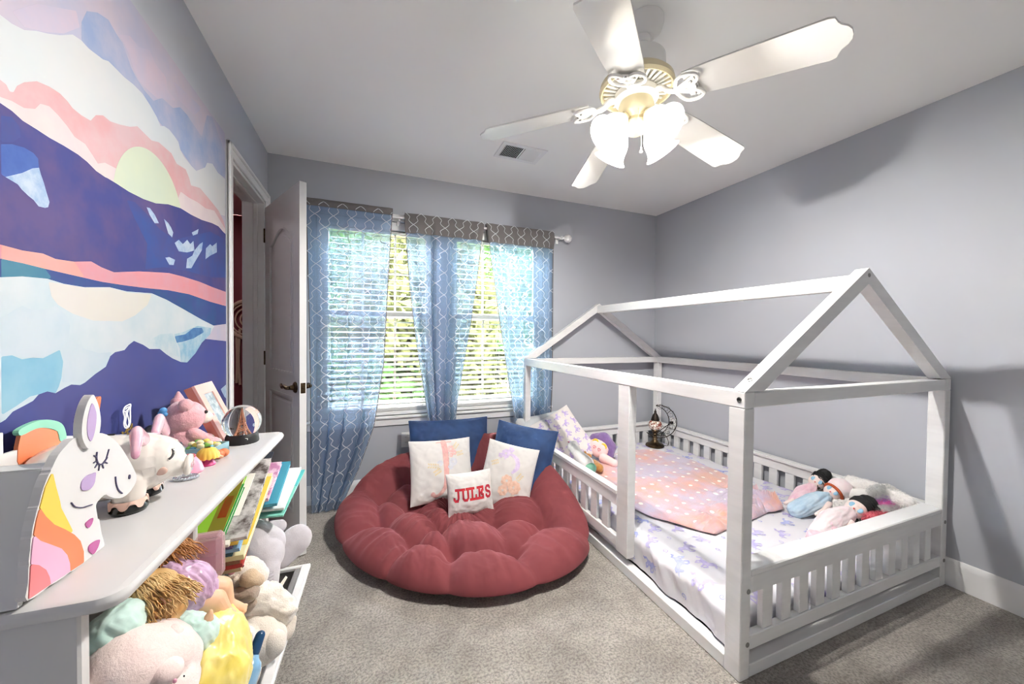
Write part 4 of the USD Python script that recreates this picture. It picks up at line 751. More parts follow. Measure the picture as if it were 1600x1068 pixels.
UNI = {'head': [(74.5,101.3),(74.8,101.9),(75.9,103.3),(77.3,104.2),(78.5,104.8),(79.4,104.9),(80.8,104.1),(82.3,104.7),(83.7,104.6),(86.6,103.6),(89.8,101.1),(92.4,97.9),(94.2,95.3),(95.4,93.2),(95.1,91.9),(93.2,90.9),(91.0,90.8),(88.9,91.6),(87.3,92.6),(86.3,93.3),(85.0,93.2),(83.7,92.5),(83.9,90.7),(84.5,87.6),(84.4,89.5),(85.0,86.7),(85.5,83.7),(80.6,84.3),(80.6,86.1),(79.9,88.2),(78.4,90.4),(77.4,92.5),(76.0,95.3),(75.8,96.4),(75.1,98.8)],
'ear': [(82.1,111.5),(80.9,110.5),(80.1,109.0),(79.6,107.2),(79.6,104.9),(80.8,102.9),(82.3,103.0),(83.5,104.4),(84.0,106.7),(83.6,109.0),(82.9,110.6)],
'ear_in': [(81.8,110.1),(81.0,108.6),(80.6,106.8),(80.7,105.1),(81.4,103.9),(82.2,105.0),(82.7,106.8),(82.7,108.5)],
'yellow': [(74.5,101.3),(73.2,99.6),(72.3,97.3),(72.2,97.0),(73.2,95.3),(74.7,93.4),(76.7,91.7),(78.6,89.9),(78.4,90.4),(77.4,92.5),(76.0,95.3),(75.8,96.4),(75.1,98.8)],
'orange': [(72.2,97.0),(71.6,95.6),(71.1,93.7),(72.2,92.3),(74.0,90.8),(76.0,89.1),(77.1,87.5),(77.6,85.9),(77.7,84.6),(80.6,84.3),(80.6,86.1),(79.9,88.2),(78.6,89.9),(76.7,91.7),(74.7,93.4),(73.2,95.3)],
'pinkl': [(71.1,93.7),(70.8,91.8),(70.6,89.9),(71.9,89.0),(73.1,87.6),(73.7,86.2),(73.9,85.0),(77.7,84.6),(77.6,85.9),(77.1,87.5),(76.0,89.1),(74.0,90.8),(72.2,92.3)],
'coral': [(70.6,89.9),(70.4,87.5),(70.2,85.3),(73.9,85.0),(73.7,86.2),(73.1,87.6),(71.9,89.0)],
'cheek': [(83.6,98.0),(82.9,98.1),(81.6,98.2),(80.4,97.7),(80.2,96.6),(80.9,96.0),(82.2,95.7),(83.2,96.3),(83.5,97.2)],
'heart1': [(82.8,90.6),(81.4,90.6),(81.1,90.3),(81.4,89.7),(81.9,89.4),(82.6,89.8)],
'heart2': [(84.3,86.1),(83.2,86.4),(82.0,86.4),(81.7,85.8),(82.2,85.0),(82.9,84.4),(83.9,84.9),(84.4,85.7)],
'eye': [(84.0,101.3),(83.9,100.3),(84.3,99.3),(85.2,98.9),(86.0,99.2),(86.6,99.6)],
'smile': [(88.9,95.3),(89.1,93.9),(89.7,92.6),(90.8,91.5)],
'jaw': [(78.1,95.2),(78.9,94.2),(80.5,93.4),(81.8,93.1),(82.7,92.9)],
'nostril': [(93.1,93.8)]}
# ------------------------------------------------------------ white toy shelf along the left wall
MS = T(-.628, .668, 0) @ R('z', -2.1)
def sl(x, y, z): return tuple((MS @ np.array([x, y, z, 1]))[:3])
sh = thing('toy_shelf', 'long low white toy shelf with slanted bins along the mural wall', 'shelf', MS)
SL, SH = .908, .86
def slab_top():
    base = sbox(0, 0, .312, SL).buffer(0); r = .03
    cor = Polygon([(0, 0), (.312 - r, 0)] + [(.312 - r + r * math.sin(a), r - r * math.cos(a)) for a in np.linspace(0, pi / 2, 8)] + [(.312 - r + r * math.cos(a), SL - r + r * math.sin(a)) for a in np.linspace(0, pi / 2, 8)] + [(0, SL)])
    P = []
    for off, z in ((-.011, SH - .024), (-.003, SH - .021), (0, SH - .014), (0, SH - .009), (-.003, SH - .003), (-.011, SH)):
        q = cor.buffer(off) if off else cor; P += [(x, y, z) for x, y in q.exterior.coords]
    return trimesh.convex.convex_hull(np.array(P))
obj('top_board', slab_top(), 'shelf_white', sh)
obj('side_panel', bx((0, .016, 0), (.262, .036, SH - .024)), 'shelf_white', sh); obj('side_panel', bx((0, SL - .036, 0), (.262, SL - .016, SH - .024)), 'shelf_white', sh)
obj('back_panel', bx((.002, .03, .02), (.01, SL - .03, SH - .024), .001), 'shelf_white', sh)
obj('divider', bx((.01, .325, .1), (.268, .341, SH - .024)), 'shelf_white', sh)
obj('shelf_board', bx((.01, .341, .605), (.275, SL - .036, .622)), 'shelf_white', sh); obj('shelf_board', bx((.01, .036, .40), (.262, .325, .417)), 'shelf_white', sh)
obj('front_rail', bx((.25, .036, .03), (.262, SL - .036, .1)), 'shelf_white', sh)
mat('bin_grey', (128, 124, 122), .6); mat('bin_lip', (224, 222, 220), .35)
def slant_bin(y0, y1, z0, dx, label=None):
    prof = Polygon([(.03, z0 + .04), (.255 + dx, z0), (.385 + dx, z0 + .235), (.02, z0 + .235)])
    inner = Polygon([(.036, z0 + .05), (.25 + dx, z0 + .012), (.368 + dx, z0 + .3), (.036, z0 + .3)])
    def pr(poly, a, b):
        m = ext(poly, b - a); v = m.vertices; m.vertices = np.c_[v[:, 0], a + v[:, 2], v[:, 1]]; m.invert(); return m
    t = obj('bin', cat(pr(prof - inner, y0 + .004, y1 - .004), pr(prof, y0, y0 + .008), pr(prof, y1 - .008, y1)), 'bin_grey', sh, smooth=False)
    lip = [(.02, z0 + .235), (.385 + dx, z0 + .235)]
    obj('bin_lip', cat(bx((.360 + dx, y0 - .002, z0 + .224), (.392 + dx, y1 + .002, z0 + .242), .004), bx((.02, y0 - .004, z0 + .226), (.39 + dx, y0 + .012, z0 + .24), .003), bx((.02, y1 - .012, z0 + .226), (.39 + dx, y1 + .004, z0 + .24), .003)), 'bin_lip', t)
slant_bin(.345, .93, .095, 0); slant_bin(.04, .322, .095, 0); slant_bin(.04, .322, .30, -.03); 

# ---- unicorn book holder
UX = -.41
UNI = {k: [(y * .949, 122 - (122 - z) * .949) for y, z in v] for k, v in UNI.items()}
mat('card_white', (224, 222, 220), .45); mat('lilac', (190, 164, 206), .5); mat('u_yellow', (244, 206, 86), .5); mat('u_orange', (228, 132, 88), .5); mat('u_pink', (232, 178, 206), .5); mat('u_coral', (232, 128, 132), .5); mat('u_heart', (186, 92, 152), .5); mat('u_line', (72, 66, 100), .5); mat('u_mint', (140, 206, 176), .5); mat('u_tan', (132, 96, 58), .7)
uni = thing('unicorn_book_holder', 'white wooden unicorn-shaped book holder with a rainbow mane, at the near end of the shelf', 'book holder')
def upoly(pts, grow=0):
    p = Polygon(np.array(smoothpath([(a, b, 0) for a, b in pts], 3, True))[:, :2] * .01).buffer(0); return p.buffer(grow) if grow else p
def ulayer(name, pts, x0, x1, m, par=uni, smooth=True):
    p = upoly(pts) if smooth else Polygon(np.array(pts) * .01).buffer(0); return obj(name, side_ext(p, x0, x1), m, par, smooth=False)
allp = union_all([upoly(UNI[k]).buffer(.0015) for k in ('head', 'yellow', 'orange', 'pinkl', 'coral')]).buffer(.003).buffer(-.003)
allp = Polygon(max(getattr(allp, 'geoms', [allp]), key=lambda g: g.area).exterior)
hd = obj('front_panel', side_ext(allp.intersection(sbox(.5, .861, 1.2, 1.3)), UX - .010, UX), 'card_white', uni, smooth=False)
ulayer('ear', UNI['ear'], UX - .004, UX + .006, 'card_white'); ulayer('inner_ear', UNI['ear_in'], UX, UX + .0068, 'lilac')
for n, k, m in (('mane', 'yellow', 'u_yellow'), ('mane', 'orange', 'u_orange'), ('mane', 'pinkl', 'u_pink'), ('mane', 'coral', 'u_coral')):
    p = Polygon(np.array(UNI[k]) * .01).buffer(0).buffer(.002).buffer(-.004).buffer(.002).intersection(sbox(.5, .861, 1.2, 1.3)); obj(n, side_ext(p, UX - .001, UX + .0012), m, uni, smooth=False)
ulayer('cheek', UNI['cheek'], UX - .001, UX + .0014, 'lilac'); ulayer('heart', UNI['heart1'], UX - .001, UX + .0014, 'u_heart'); ulayer('heart', UNI['heart2'], UX - .001, UX + .0014, 'u_heart')
def uline(pts, w, n=6): return LineString(np.array(smoothpath([(a, b, 0) for a, b in pts], n))[:, :2] * .01).buffer(w)
Q2 = lambda q: np.array([(a * .949, 122 - (122 - b) * .949) for a, b in q]) * .01
eye = union_all([uline(UNI['eye'], .0011)] + [LineString(Q2(q)).buffer(.0008) for q in ([(83.9, 100.5), (83.3, 101)], [(83.9, 99.9), (83.2, 99.8)], [(84.1, 99.4), (83.5, 98.9)], [(84.6, 99), (84.4, 98.1)], [(85.3, 98.9), (85.6, 98.1)], [(85.9, 99.1), (86.6, 98.6)], [(86.4, 99.5), (87.1, 100.9)])])
obj('eye', side_ext(eye, UX - .001, UX + .0015), 'u_line', uni, smooth=False)
obj('mouth', side_ext(uline(UNI['smile'], .0009), UX - .001, UX + .0015), 'u_line', uni, smooth=False)
obj('jaw_line', side_ext(uline(UNI['jaw'], .0006), UX - .001, UX + .0015), 'u_line', uni, smooth=False)
obj('nostril', side_ext(affinity.scale(Point(*Q2([(93.1, 93.8)])[0]).buffer(.0035), .7, 1.2), UX - .001, UX + .0015), 'u_line', uni, smooth=False)
def quad_panel(a, b, c, d, th): return trimesh.convex.convex_hull(np.array([a, b, c, d] + [np.array(q) + [0, th, 0] for q in (a, b, c, d)]))
obj('side_panel', quad_panel((UX - .011, .667, .861), (UX - .011, .706, 1.027), (-.60, .706, 1.027), (-.60, .667, .861), .009), 'card_white', uni, smooth=False)
obj('rear_panel', bx((-.608, .69, .861), (-.600, .93, 1.04), .001), 'card_white', uni)
obj('floor_board', bx((-.60, .68, .861), (UX - .011, .83, .868), .001), 'card_white', uni)
obj('rear_rim', quad_panel((UX - .010, .707, 1.02), (UX - .010, .707, 1.03), (-.6, .707, 1.03), (-.6, .707, 1.02), .03), 'card_white', uni, smooth=False)
obj('tan_insert', quad_panel((UX - .03, .72, .9), (UX - .03, .72, 1.0), (-.59, .72, 1.0), (-.59, .72, .9), .05), 'u_tan', uni, smooth=False)
RB = [[96.1, 103.6], [96.6, 102.5], [99.8, 103.0], [102.5, 102.5], [105.1, 101.2], [105.8, 99], [107.5, 99], [107.2, 101.0], [106.3, 102.5], [104.4, 103.6], [101.5, 104.4], [98.8, 104.3]]
ulayer('rear_mane', RB, -.608, -.6, 'u_mint'); ulayer('rear_mane', [[96.6, 102.5], [96.7, 96], [105.8, 96], [105.8, 100.2], [105.1, 101.2], [102.5, 102.5], [99.8, 103.0]], -.607, -.601, 'u_orange')
obj('rear_body', side_ext(Polygon([(.93, .861), (1.17, .861), (1.175, .98), (1.10, .99), (1.06, 1.0), (.93, 1.0)]), -.608, -.602), 'card_white', uni, smooth=False)
ulayer('rear_ear', [[116.2, 97], [116.5, 104.9], [117.9, 106.3], [118.6, 105.9], [117.8, 102.3], [117.2, 97]], -.607, -.6, 'u_orange')

# ---- piggy bank
mat('ceramic', (246, 241, 234), .08, (244, 234, 224), 6, coat_weight=.6, coat_roughness=.03); mat('pig_pink', (238, 196, 206), .1, (226, 160, 186), 20, coat_weight=.6); mat('hoof', (30, 30, 26), .12, coat_weight=.5); mat('drip', (240, 200, 182), .15, coat_weight=.5); mat('ink_black', (28, 30, 34), .4)
pdv = np.array([.97, .13, 0]); pdv /= np.linalg.norm(pdv)
MP = np.eye(4); MP[:3, 0], MP[:3, 1], MP[:3, 3] = pdv, [-pdv[1], pdv[0], 0], (-.498, 1.0, .86)
pg = thing('piggy_bank', 'glossy white ceramic piggy bank with pink ears and black hooves', 'piggy bank', MP)
pbm = blob([((-.05, 0, .078), (.07, .066, .062)), ((0, 0, .082), (.085, .072, .066)), ((.05, 0, .085), .062), ((.0, 0, .08), .062, (.07, 0, .086), .053), ((.075, 0, .08), .04, (.112, 0, .068), .0235)] + [((sx, sy, .06), .03, (sx * 1.02, sy * 1.05, .024), .024) for sx in (-.06, .045) for sy in (-.042, .042)], .005, 14)
obj('body', pbm, 'ceramic', pg, smooth=True)
def snap(m, p, off=.001):
    k = np.argmin(np.linalg.norm(m.vertices - p, axis=1)); return m.vertices[k] + m.vertex_normals[k] * off
obj('snout', xf(lathe([(0, -.002), (.021, 0), (.024, .004), (.022, .009), (.015, .0105), (0, .011)], 28), T(.124, 0, .067) @ R('y', 96)), 'ceramic', pg, smooth=True)
for s in (-1, 1):
    obj('nostril', xf(ball((0, 0, 0), (.0055, .004, .002), 2), T(.1355, s * .008, .067) @ R('y', 96)), 'pig_pink', pg)
    ear = blob([((0, 0, 0), .014, (-.004, s * .032, .018), .018), ((-.004, s * .032, .018), .018, (.006, s * .056, -.012), .012)], .004, 8); ear.vertices = ear.vertices * [.55, 1, 1]
    obj('ear', xf(ear, T(.066, s * .032, .138)), 'pig_pink', pg, smooth=True)
    obj('eye', tube(smoothpath([snap(pbm, (.112, s * .030, .116)), snap(pbm, (.115, s * .033, .106)), snap(pbm, (.113, s * .038, .098)), snap(pbm, (.109, s * .043, .094))], 5), .0022, 6), 'ink_black', pg)
    obj('blush', xf(ball((0, 0, 0), (.011, .004, .009), 2), T(*snap(pbm, (.10, s * .05, .07), -.001))), 'drip', pg)
    for sx in (-.06, .045):
        h = obj('hoof', xf(lathe([(0, 0), (.026, 0), (.029, .006), (.026, .016), (.0, .018)], 24), T(sx * 1.02, s * .045, 0)), 'hoof', pg)
        a = np.linspace(0, 2 * pi, 60, endpoint=False); hgt = .0155 - .005 * np.sign(np.sin(a * 7)) * np.abs(np.sin(a * 7)) ** .5
        P = np.stack([np.stack([rr * np.cos(a), rr * np.sin(a), z], -1) for rr, z in ((.0292, hgt), (.029, hgt + .004), (.0255, 0 * a + .026))]); P = np.concatenate([P, P[:, :1]], 1)
        obj('pink_drip', xf(grid(P), T(sx * 1.02, s * .045, 0)), 'drip', h, smooth=True)
obj('coin_slot', bx((-.02, -.0015, .1465), (.012, .0015, .1495), .0005), 'ink_black', pg)
obj('tail', tube(smoothpath([(-.115, 0, .085), (-.128, .006, .095), (-.124, -.004, .107), (-.134, 0, .113)], 6), .005, 8), 'ceramic', pg)
obj('dots', cat(*[ball((-.03 + .014 * k, -.062 + .003 * k, .128 - .009 * k), .0018, 1) for k in range(4)]), 'ink_black', pg)

# ---- wire rose lamp
mat('neon_white', (250, 250, 248), .4, emission_color=(1, 1, 1), emission_strength=.1); mat('gold_wire', (206, 176, 104), .3, metallic=.7)
MR_ = T(-.608, 1.303, 0)
ro = thing('rose_ornament', 'white wire rose outline on gold leaves, standing against the mural', 'ornament', MR_)
rp = lambda L, r, cl=False: tube(smoothpath([(0, y * 1.15, .866 + (z - .866) * 1.04) for y, z in L], 6, cl), r * .8, 8, cl)
obj('bloom', cat(rp([(-.012, 1.005), (-.006, 1.012), (.006, 1.015), (.015, 1.014), (.013, 1.0), (.014, .982), (.012, .965), (.004, .956), (-.006, .958), (-.011, .97), (-.008, .985), (-.012, .997)], .0022, True), rp([(-.012, 1.003), (-.004, 1.0), (.006, 1.004), (.01, 1.009), (.002, 1.009), (-.005, 1.005)], .0018), rp([(-.004, .999), (-.002, .985), (-.005, .97), (.002, .958), (.008, .966), (.006, .98), (.002, .992), (.006, 1.003)], .0018)), 'neon_white', ro)
obj('leaves', cat(rp([(.002, .957), (-.008, .945), (-.018, .95), (-.01, .938), (.0, .94)], .002), rp([(.002, .957), (.01, .948), (.02, .962), (.018, .944), (.004, .938)], .002), rp([(.002, .957), (.001, .92), (.0, .866)], .0025)), 'gold_wire', ro)
obj('base', xf(lathe([(0, 0), (.02, 0), (.02, .008), (.016, .012), (0, .012)], 24), T(0, 0, .86)), 'gold_wire', ro)

# ---- picture frame, snow globe, small toys
mat('frame_pink', (246, 196, 184), .45); mat('frame_side', (222, 140, 122), .5); mat('photo_print', (150, 168, 178), .3, (206, 214, 214), 45, 5, lo=.4, hi=.6)
fo = np.array([-.436, 1.462, .8612]); fw = np.array([.02, 1, 0]); fh = np.array([-.44, -.03, 1.0])
MF = np.eye(4); fw = fw / np.linalg.norm(fw); fh = fh - fw * (fh @ fw); fh /= np.linalg.norm(fh); MF[:3, 0], MF[:3, 1], MF[:3, 2], MF[:3, 3] = fw, fh, np.cross(fw, fh), fo
pf = thing('picture_frame', 'pink picture frame with a grey print, leaning by the snow globe', 'picture frame', MF)
FW, FH = .135, .205
obj('frame', cat(xf(ext(sbox(0, 0, FW, FH) - sbox(.032, .03, FW - .032, FH - .035), .008), T(0, 0, -.008))), 'frame_pink', pf, smooth=False)
obj('frame_edge', xf(ext(sbox(.0005, .0005, FW - .0005, FH - .0005) - sbox(.006, .006, FW - .006, FH - .006), .022), T(0, 0, -.03)), 'frame_side', pf, smooth=False)
obj('print', bx((.03, .028, -.0075), (FW - .03, FH - .033, -.004), .0005), 'photo_print', pf)
obj('back_board', bx((.004, .004, -.028), (FW - .004, FH - .004, -.01), .001), 'black', pf); obj('easel_leg', quad_panel((.05, .15, -.03), (.085, .15, -.03), (.09, .035, -.115), (.045, .035, -.115), .004), 'black', pf, smooth=False)
gl = thing('snow_globe', 'snow globe with a small copper tower on a black base', 'snow globe', T(-.386, 1.447, .86))
MAT['globe_glass'] = usdkit.material(stage, '/World/Looks/globe_glass', {'p': ('principled_bsdf', {'base_color': (1, 1, 1), 'roughness': 0.0, 'transmission_weight': 1.0, 'ior': 1.33})}, [], surface='p.BSDF')
mat('copper', (226, 160, 128), .4)
obj('globe', lathe([(0, .03)] + [(.0545 * math.sin(a), .068 - .0545 * math.cos(a)) for a in np.linspace(.75, pi, 26)], 48), 'globe_glass', gl, smooth=True)
gb = obj('globe_base', lathe([(0, 0), (.046, 0), (.047, .004), (.045, .022), (.04, .031), (0, .0315)], 48), 'black', gl)
lt = meshkit.text_mesh('P', .012, .001, True); obj('lettering', xf(lt, T(.016, -.041, .009) @ R('z', 22) @ R('x', 90)), 'outlet_white', gb, smooth=False)
tw = []
for sx in (-1, 1):
    for sy in (-1, 1): tw.append(tube(smoothpath([(sx * .014, sy * .014, .032), (sx * .008, sy * .008, .048), (sx * .004, sy * .004, .07), (0, 0, .104)], 5), np.linspace(.0032, .0012, 16), 6))
for z, r in ((.047, .01), (.062, .0068)): tw.append(bx((-r, -r, z), (r, r, z + .003), .0005))
for k in range(5): tw.append(tube([(-.012 + .002 * k, -.012 + .002 * k, .034 + .008 * k), (.012 - .002 * k, -.012 + .002 * k, .04 + .008 * k)], .0012, 5)); tw.append(tube([(.012 - .002 * k, .012 - .002 * k, .034 + .008 * k), (.012 - .002 * k, -.012 + .002 * k, .04 + .008 * k)], .0012, 5))
obj('tower', cat(*tw), 'copper', gl)

def plush_mat(name, c1, c2, bump=.6, bs=260): mat(name, c1, .95, c2, 24, 4, lo=.3, hi=.7, bump=bump, bs=bs, bd=.003, sheen_weight=.6, sheen_roughness=.5, sheen_tint=(1, 1, 1))
plush_mat('fur_pink', (236, 168, 178), (244, 192, 196)); plush_mat('fur_cream', (240, 228, 214), (250, 242, 232)); plush_mat('fur_white', (244, 240, 236), (252, 250, 248)); plush_mat('fur_grey', (196, 190, 196), (210, 206, 212), .25, 300); plush_mat('fur_tan', (206, 178, 144), (224, 200, 168)); plush_mat('fur_brown', (158, 138, 122), (184, 164, 148)); plush_mat('fur_palepink', (246, 220, 214), (250, 230, 224), .3); plush_mat('fur_teddy', (168, 112, 50), (196, 140, 74)); plush_mat('fur_purple', (112, 86, 138), (134, 106, 160))
MB_ = np.eye(4); bd_ = np.array([.84, .54, 0]); MB_[:3, 0], MB_[:3, 1], MB_[:3, 3] = bd_ / np.linalg.norm(bd_), [-.54, .84, 0], (-.515, 1.375, .86)
be = thing('plush_bear', 'small pink plush bear with a pale muzzle sitting behind the piggy bank', 'plush toy', MB_)
obj('body', blob([((0, 0, .045), (.042, .045, .045)), ((.005, 0, .107), (.05, .054, .05)), ((.0, 0, .05), .03, (0, 0, .1), .03), ((.015, -.035, .06), .018, (.05, -.04, .035), .014), ((.015, .035, .06), .018, (.05, .04, .035), .014), ((.02, -.03, .022), .022, (.065, -.035, .02), .019), ((.02, .03, .022), .022, (.065, .035, .02), .019), ((-.002, -.04, .148), .018), ((-.002, .04, .148), .018)], .005, 6, .0025, 60), 'fur_pink', be, smooth=True)
obj('muzzle', blob([((.05, 0, .098), (.024, .024, .019))], .005, 4, .001, 80), 'fur_cream', be, smooth=True)
for s in (-1, 1): obj('eye', ball((.049, s * .024, .118), .0052, 2), 'black', be); obj('foot_pad', ball((.078, s * .033, .02), (.008, .013, .013), 2), 'fur_cream', be)
obj('nose', ball((.073, 0, .103), (.004, .006, .004), 2), 'fur_pink', be)
obj('ear_point', blob([((0, .04, .158), .012, (0, .044, .176), .004)], .004, 4), 'fur_pink', be, smooth=True)
mat('blue_gem', (84, 150, 206), .2, coat_weight=.5); obj('bow', cat(ball((-.048, -.03, .138), .009, 2), ball((-.046, -.036, .128), .007, 2), ball((-.052, -.022, .13), .007, 2)), 'blue_gem', be)
tag(obj('black_pouch', blob([((-.575, 1.335, .885), (.02, .05, .03)), ((-.575, 1.35, .925), (.02, .045, .03)), ((-.57, 1.40, .945), (.02, .03, .022))], .008, 2, .004, 30), 'ink_black', smooth=30), 'black felt pouch lying behind the piggy bank, against the mural', 'pouch')
mat('magenta', (206, 70, 130), .3); mat('doll_yellow', (240, 200, 84), .5); mat('toy_pink', (240, 168, 190), .3); mat('toy_red', (196, 44, 70), .35); mat('skin', (246, 196, 160), .45, subsurface_weight=.1, subsurface_scale=.01); mat('bead_yellow', (246, 226, 110), .3); mat('bead_green', (150, 210, 100), .3); mat('bead_blue', (120, 196, 224), .3); mat('bead_cream', (250, 236, 190), .3); mat('clear_teal', (150, 190, 200), .15); mat('silver', (200, 204, 210), .2, metallic=1.0)
cp = thing('cupcake_doll', 'tiny doll with scalloped yellow hair on a magenta cup near the shelf edge', 'toy', T(-.405, 1.225, .86))
obj('cup', lathe([(0, 0), (.017, 0), (.018, .003), (.0125, .012), (.012, .02), (.016, .024), (0, .024)], 32), 'magenta', cp)
a = np.linspace(0, 2 * pi, 80, endpoint=False); P = []
for t_ in np.linspace(0, 1, 14): r_ = .025 * math.sin(math.acos(t_ * .98)) ** .8; P.append(np.stack([r_ * (1 + .07 * np.abs(np.sin(7 * a))) * np.cos(a), r_ * (1 + .07 * np.abs(np.sin(7 * a))) * np.sin(a), .022 + .026 * t_ - .003 * (1 - t_) * np.abs(np.sin(7 * a)) + 0 * a], -1))
P = np.array(P); P = np.concatenate([P, P[:, :1]], 1); obj('hair', grid(P), 'doll_yellow', cp, smooth=True); obj('face', ball((.012, .012, .024), .012, 2), 'skin', cp)
obj('arm', blob([((.012, .016, .02), .006, (.024, .026, .012), .004)], .003, 3), 'skin', cp)
cp = thing('cupcake_doll', 'tiny pink cone-shaped doll with a red collar beside the scalloped yellow doll', 'toy', T(-.428, 1.175, .86))
obj('skirt', lathe([(0, 0), (.029, 0), (.031, .004), (.026, .022), (.015, .038), (.006, .045), (0, .046)], 40), 'toy_pink', cp); obj('collar', tube([(.011 * math.cos(q), .011 * math.sin(q), .042) for q in np.linspace(0, 2 * pi, 20, endpoint=False)], .004, 6, True), 'toy_red', cp)
obj('gem', ball((.014, -.024, .016), .003, 2), 'blue_gem', cp); obj('wing', cat(bx((-.035, -.012, .018), (-.02, -.004, .03), .002)), 'toy_red', cp)
tag(obj('bead_bracelet', cat(*[ball((-.415 + .022 * math.cos(q), 1.125 + .015 * math.sin(q), .8645), .0042, 1) for q in np.linspace(0, 2 * pi, 22, endpoint=False)]), 'silver'), 'silver bead bracelet lying in front of the pink cone doll', 'bracelet')
tr = thing('bead_tray', 'shallow clear tray holding pastel egg-shaped beads, in front of the picture frame', 'tray', T(-.452, 1.325, .86) @ R('z', -15))
obj('tray', cat(xf(ext(sbox(-.05, -.04, .05, .04) - sbox(-.047, -.037, .047, .037), .03), T()), bx((-.05, -.04, 0), (.05, .04, .018), .0005)), 'clear_teal', tr, smooth=False)
r_ = np.random.default_rng(5)
for k in range(22): obj('bead', ball((r_.uniform(-.037, .037), r_.uniform(-.028, .028), .026 + .008 * (k // 10) + r_.uniform(0, .004)), (.0095, .0075, .0075), 2), ('bead_yellow', 'bead_green', 'bead_blue', 'bead_cream', 'toy_red', 'blue_gem')[[0, 1, 2, 3, 0, 2, 3, 5, 1, 0, 3][k % 11]], tr)
tag(obj('toy_heart', blob([((-.398, 1.275, .873), (.016, .013, .013)), ((-.39, 1.293, .872), (.014, .012, .012))], .004, 4), 'u_orange', smooth=True), 'small coral bead toy just beyond the yellow-haired doll', 'toy')
# ------------------------------------------------------------ books in the shelf
BOOKC = {}
def bmat(c):
    k = 'cover_%d_%d_%d' % c
    if k not in MAT: mat(k, c, .35)
    return k
mat('pages', (244, 238, 226), .8, (232, 224, 208), 4, sc=(2, 2, 400)); mat('photo_cover', (206, 202, 200), .35, (84, 74, 70), 26, 5, lo=.42, hi=.62); mat('floral_cover', (240, 214, 226), .4, (196, 130, 170), 40, 4, lo=.4, hi=.6)
def book(label, y, z, xf_, L, W, th, slope, cover, deco=(), twist=0, m=None):
    """near lower front corner at (xf_, y, z); long edge L climbs towards the far end of the shelf at the given slope"""
    M = T(xf_, y, z) @ R('x', slope) @ R('z', twist)
    t = thing('book', label, 'book', M); m = m or bmat(cover); c = .0018
    obj('front_cover', bx((-W, 0, th - c), (0, L, th), .0005), m, t); obj('back_cover', bx((-W, 0, 0), (0, L, c), .0005), m, t)
    obj('spine', bx((-W, -c * .5, 0), (0, c, th), .0005), m, t); obj('pages', bx((-W + .003, .002, c), (-.003, L - .004, th - c), .0003), 'pages', t)
    for (a, b, cc, d, col) in deco: obj('cover_print', bx((-W * b, L * cc, th), (-W * a, L * d, th + .0004), .0001), bmat(col), t, smooth=False)
    return t
S0 = 21; ca, sa = math.cos(math.radians(S0)), math.sin(math.radians(S0))
stack = [  # label, thickness, front x, length, cover, deco, material
    ('beige paperback at the very bottom of the leaning book pile', .012, -.292, .27, (214, 190, 150), (), None), ('red hardback second from the bottom of the leaning book pile', .013, -.287, .265, (176, 58, 52), (), None),
    ('brown book third from the bottom of the leaning book pile', .011, -.292, .26, (158, 108, 84), (), None), ('cream and yellow picture book with the longest cover showing', .016, -.282, .29, (240, 228, 180), ((.0, .06, .1, .95, (246, 214, 92)),), None),
    ('dark teal book under the blue ones in the pile', .012, -.305, .25, (40, 84, 100), (), None), ('light blue thin book with a purple stripe in the pile', .011, -.288, .26, (140, 182, 222), ((.1, .9, .02, .2, (84, 66, 140)),), None),
    ('purple paperback in the middle of the leaning pile', .01, -.302, .22, (96, 70, 130), (), None), ('book with a yellow band below the grey photo cover', .012, -.29, .25, (246, 214, 90), ((.05, .95, .4, .95, (206, 202, 200)),), None),
    ('picture book with a grey animal photo cover and a teal circle', .01, -.270, .29, (206, 202, 200), (), 'photo_cover'), ('green book wedged beside the divider below the lime book', .014, -.315, .17, (52, 140, 70), (), None)]
yy, zz = 1.085, .628
for lab, th, xfr, L, cov, deco, m in stack:
    book(lab, yy, zz, xfr, L, .22, th, S0, cov, deco, twist=float(rng.uniform(-2, 2)), m=m)
    yy -= sa * (th + .0006); zz += ca * (th + .0006)
    k = (1.024 - yy); 
    if k > 0: yy += k; zz += k * sa / ca
book('lime green tall book with an olive spine leaning highest at the top of the pile', 1.032, .728, -.318, .22, .2, .014, 23, (150, 206, 62), ((-.0, .16, .0, 1, (134, 128, 44)), (.03, .12, .3, .62, (206, 74, 44))))
book('thin white book lying just under the lime green book', 1.034, .718, -.302, .24, .2, .008, 22, (244, 240, 232))
book('pink floral-covered book sticking out at the far end of the shelf', 1.262, .724, -.272, .19, .2, .011, 15, (240, 214, 226), ((.3, .8, .1, .6, (250, 236, 130)),), m='floral_cover')
book('white magazine with a blue and yellow cover at the far end of the shelf', 1.30, .746, -.31, .19, .2, .006, 13, (236, 238, 240), ((.1, .5, .55, .95, (58, 104, 170)), (.0, 1, .0, .2, (246, 216, 80))))
book('black-covered booklet with small white lettering near the far shelf end', 1.36, .765, -.308, .15, .17, .006, 12, (40, 44, 56), ((.2, .7, .3, .36, (200, 204, 210)), (.2, .6, .42, .47, (200, 204, 210))))
book('bright yellow card book topmost at the far shelf end', 1.38, .785, -.335, .14, .16, .006, 10, (248, 222, 70), ((.2, .8, .4, .5, (60, 60, 50)),))
book('teal book sticking far out beneath the floral book', 1.27, .704, -.252, .22, .2, .01, 15, (64, 150, 172))
book('white paper folder fanned out below the teal book', 1.28, .684, -.236, .22, .2, .008, 13, (236, 240, 240), twist=-4)
book('mint green folder lowest and farthest out beside the door', 1.27, .668, -.236, .24, .2, .006, 13, (132, 206, 190), ((0, .3, .6, 1, (90, 190, 190)),), twist=-6)

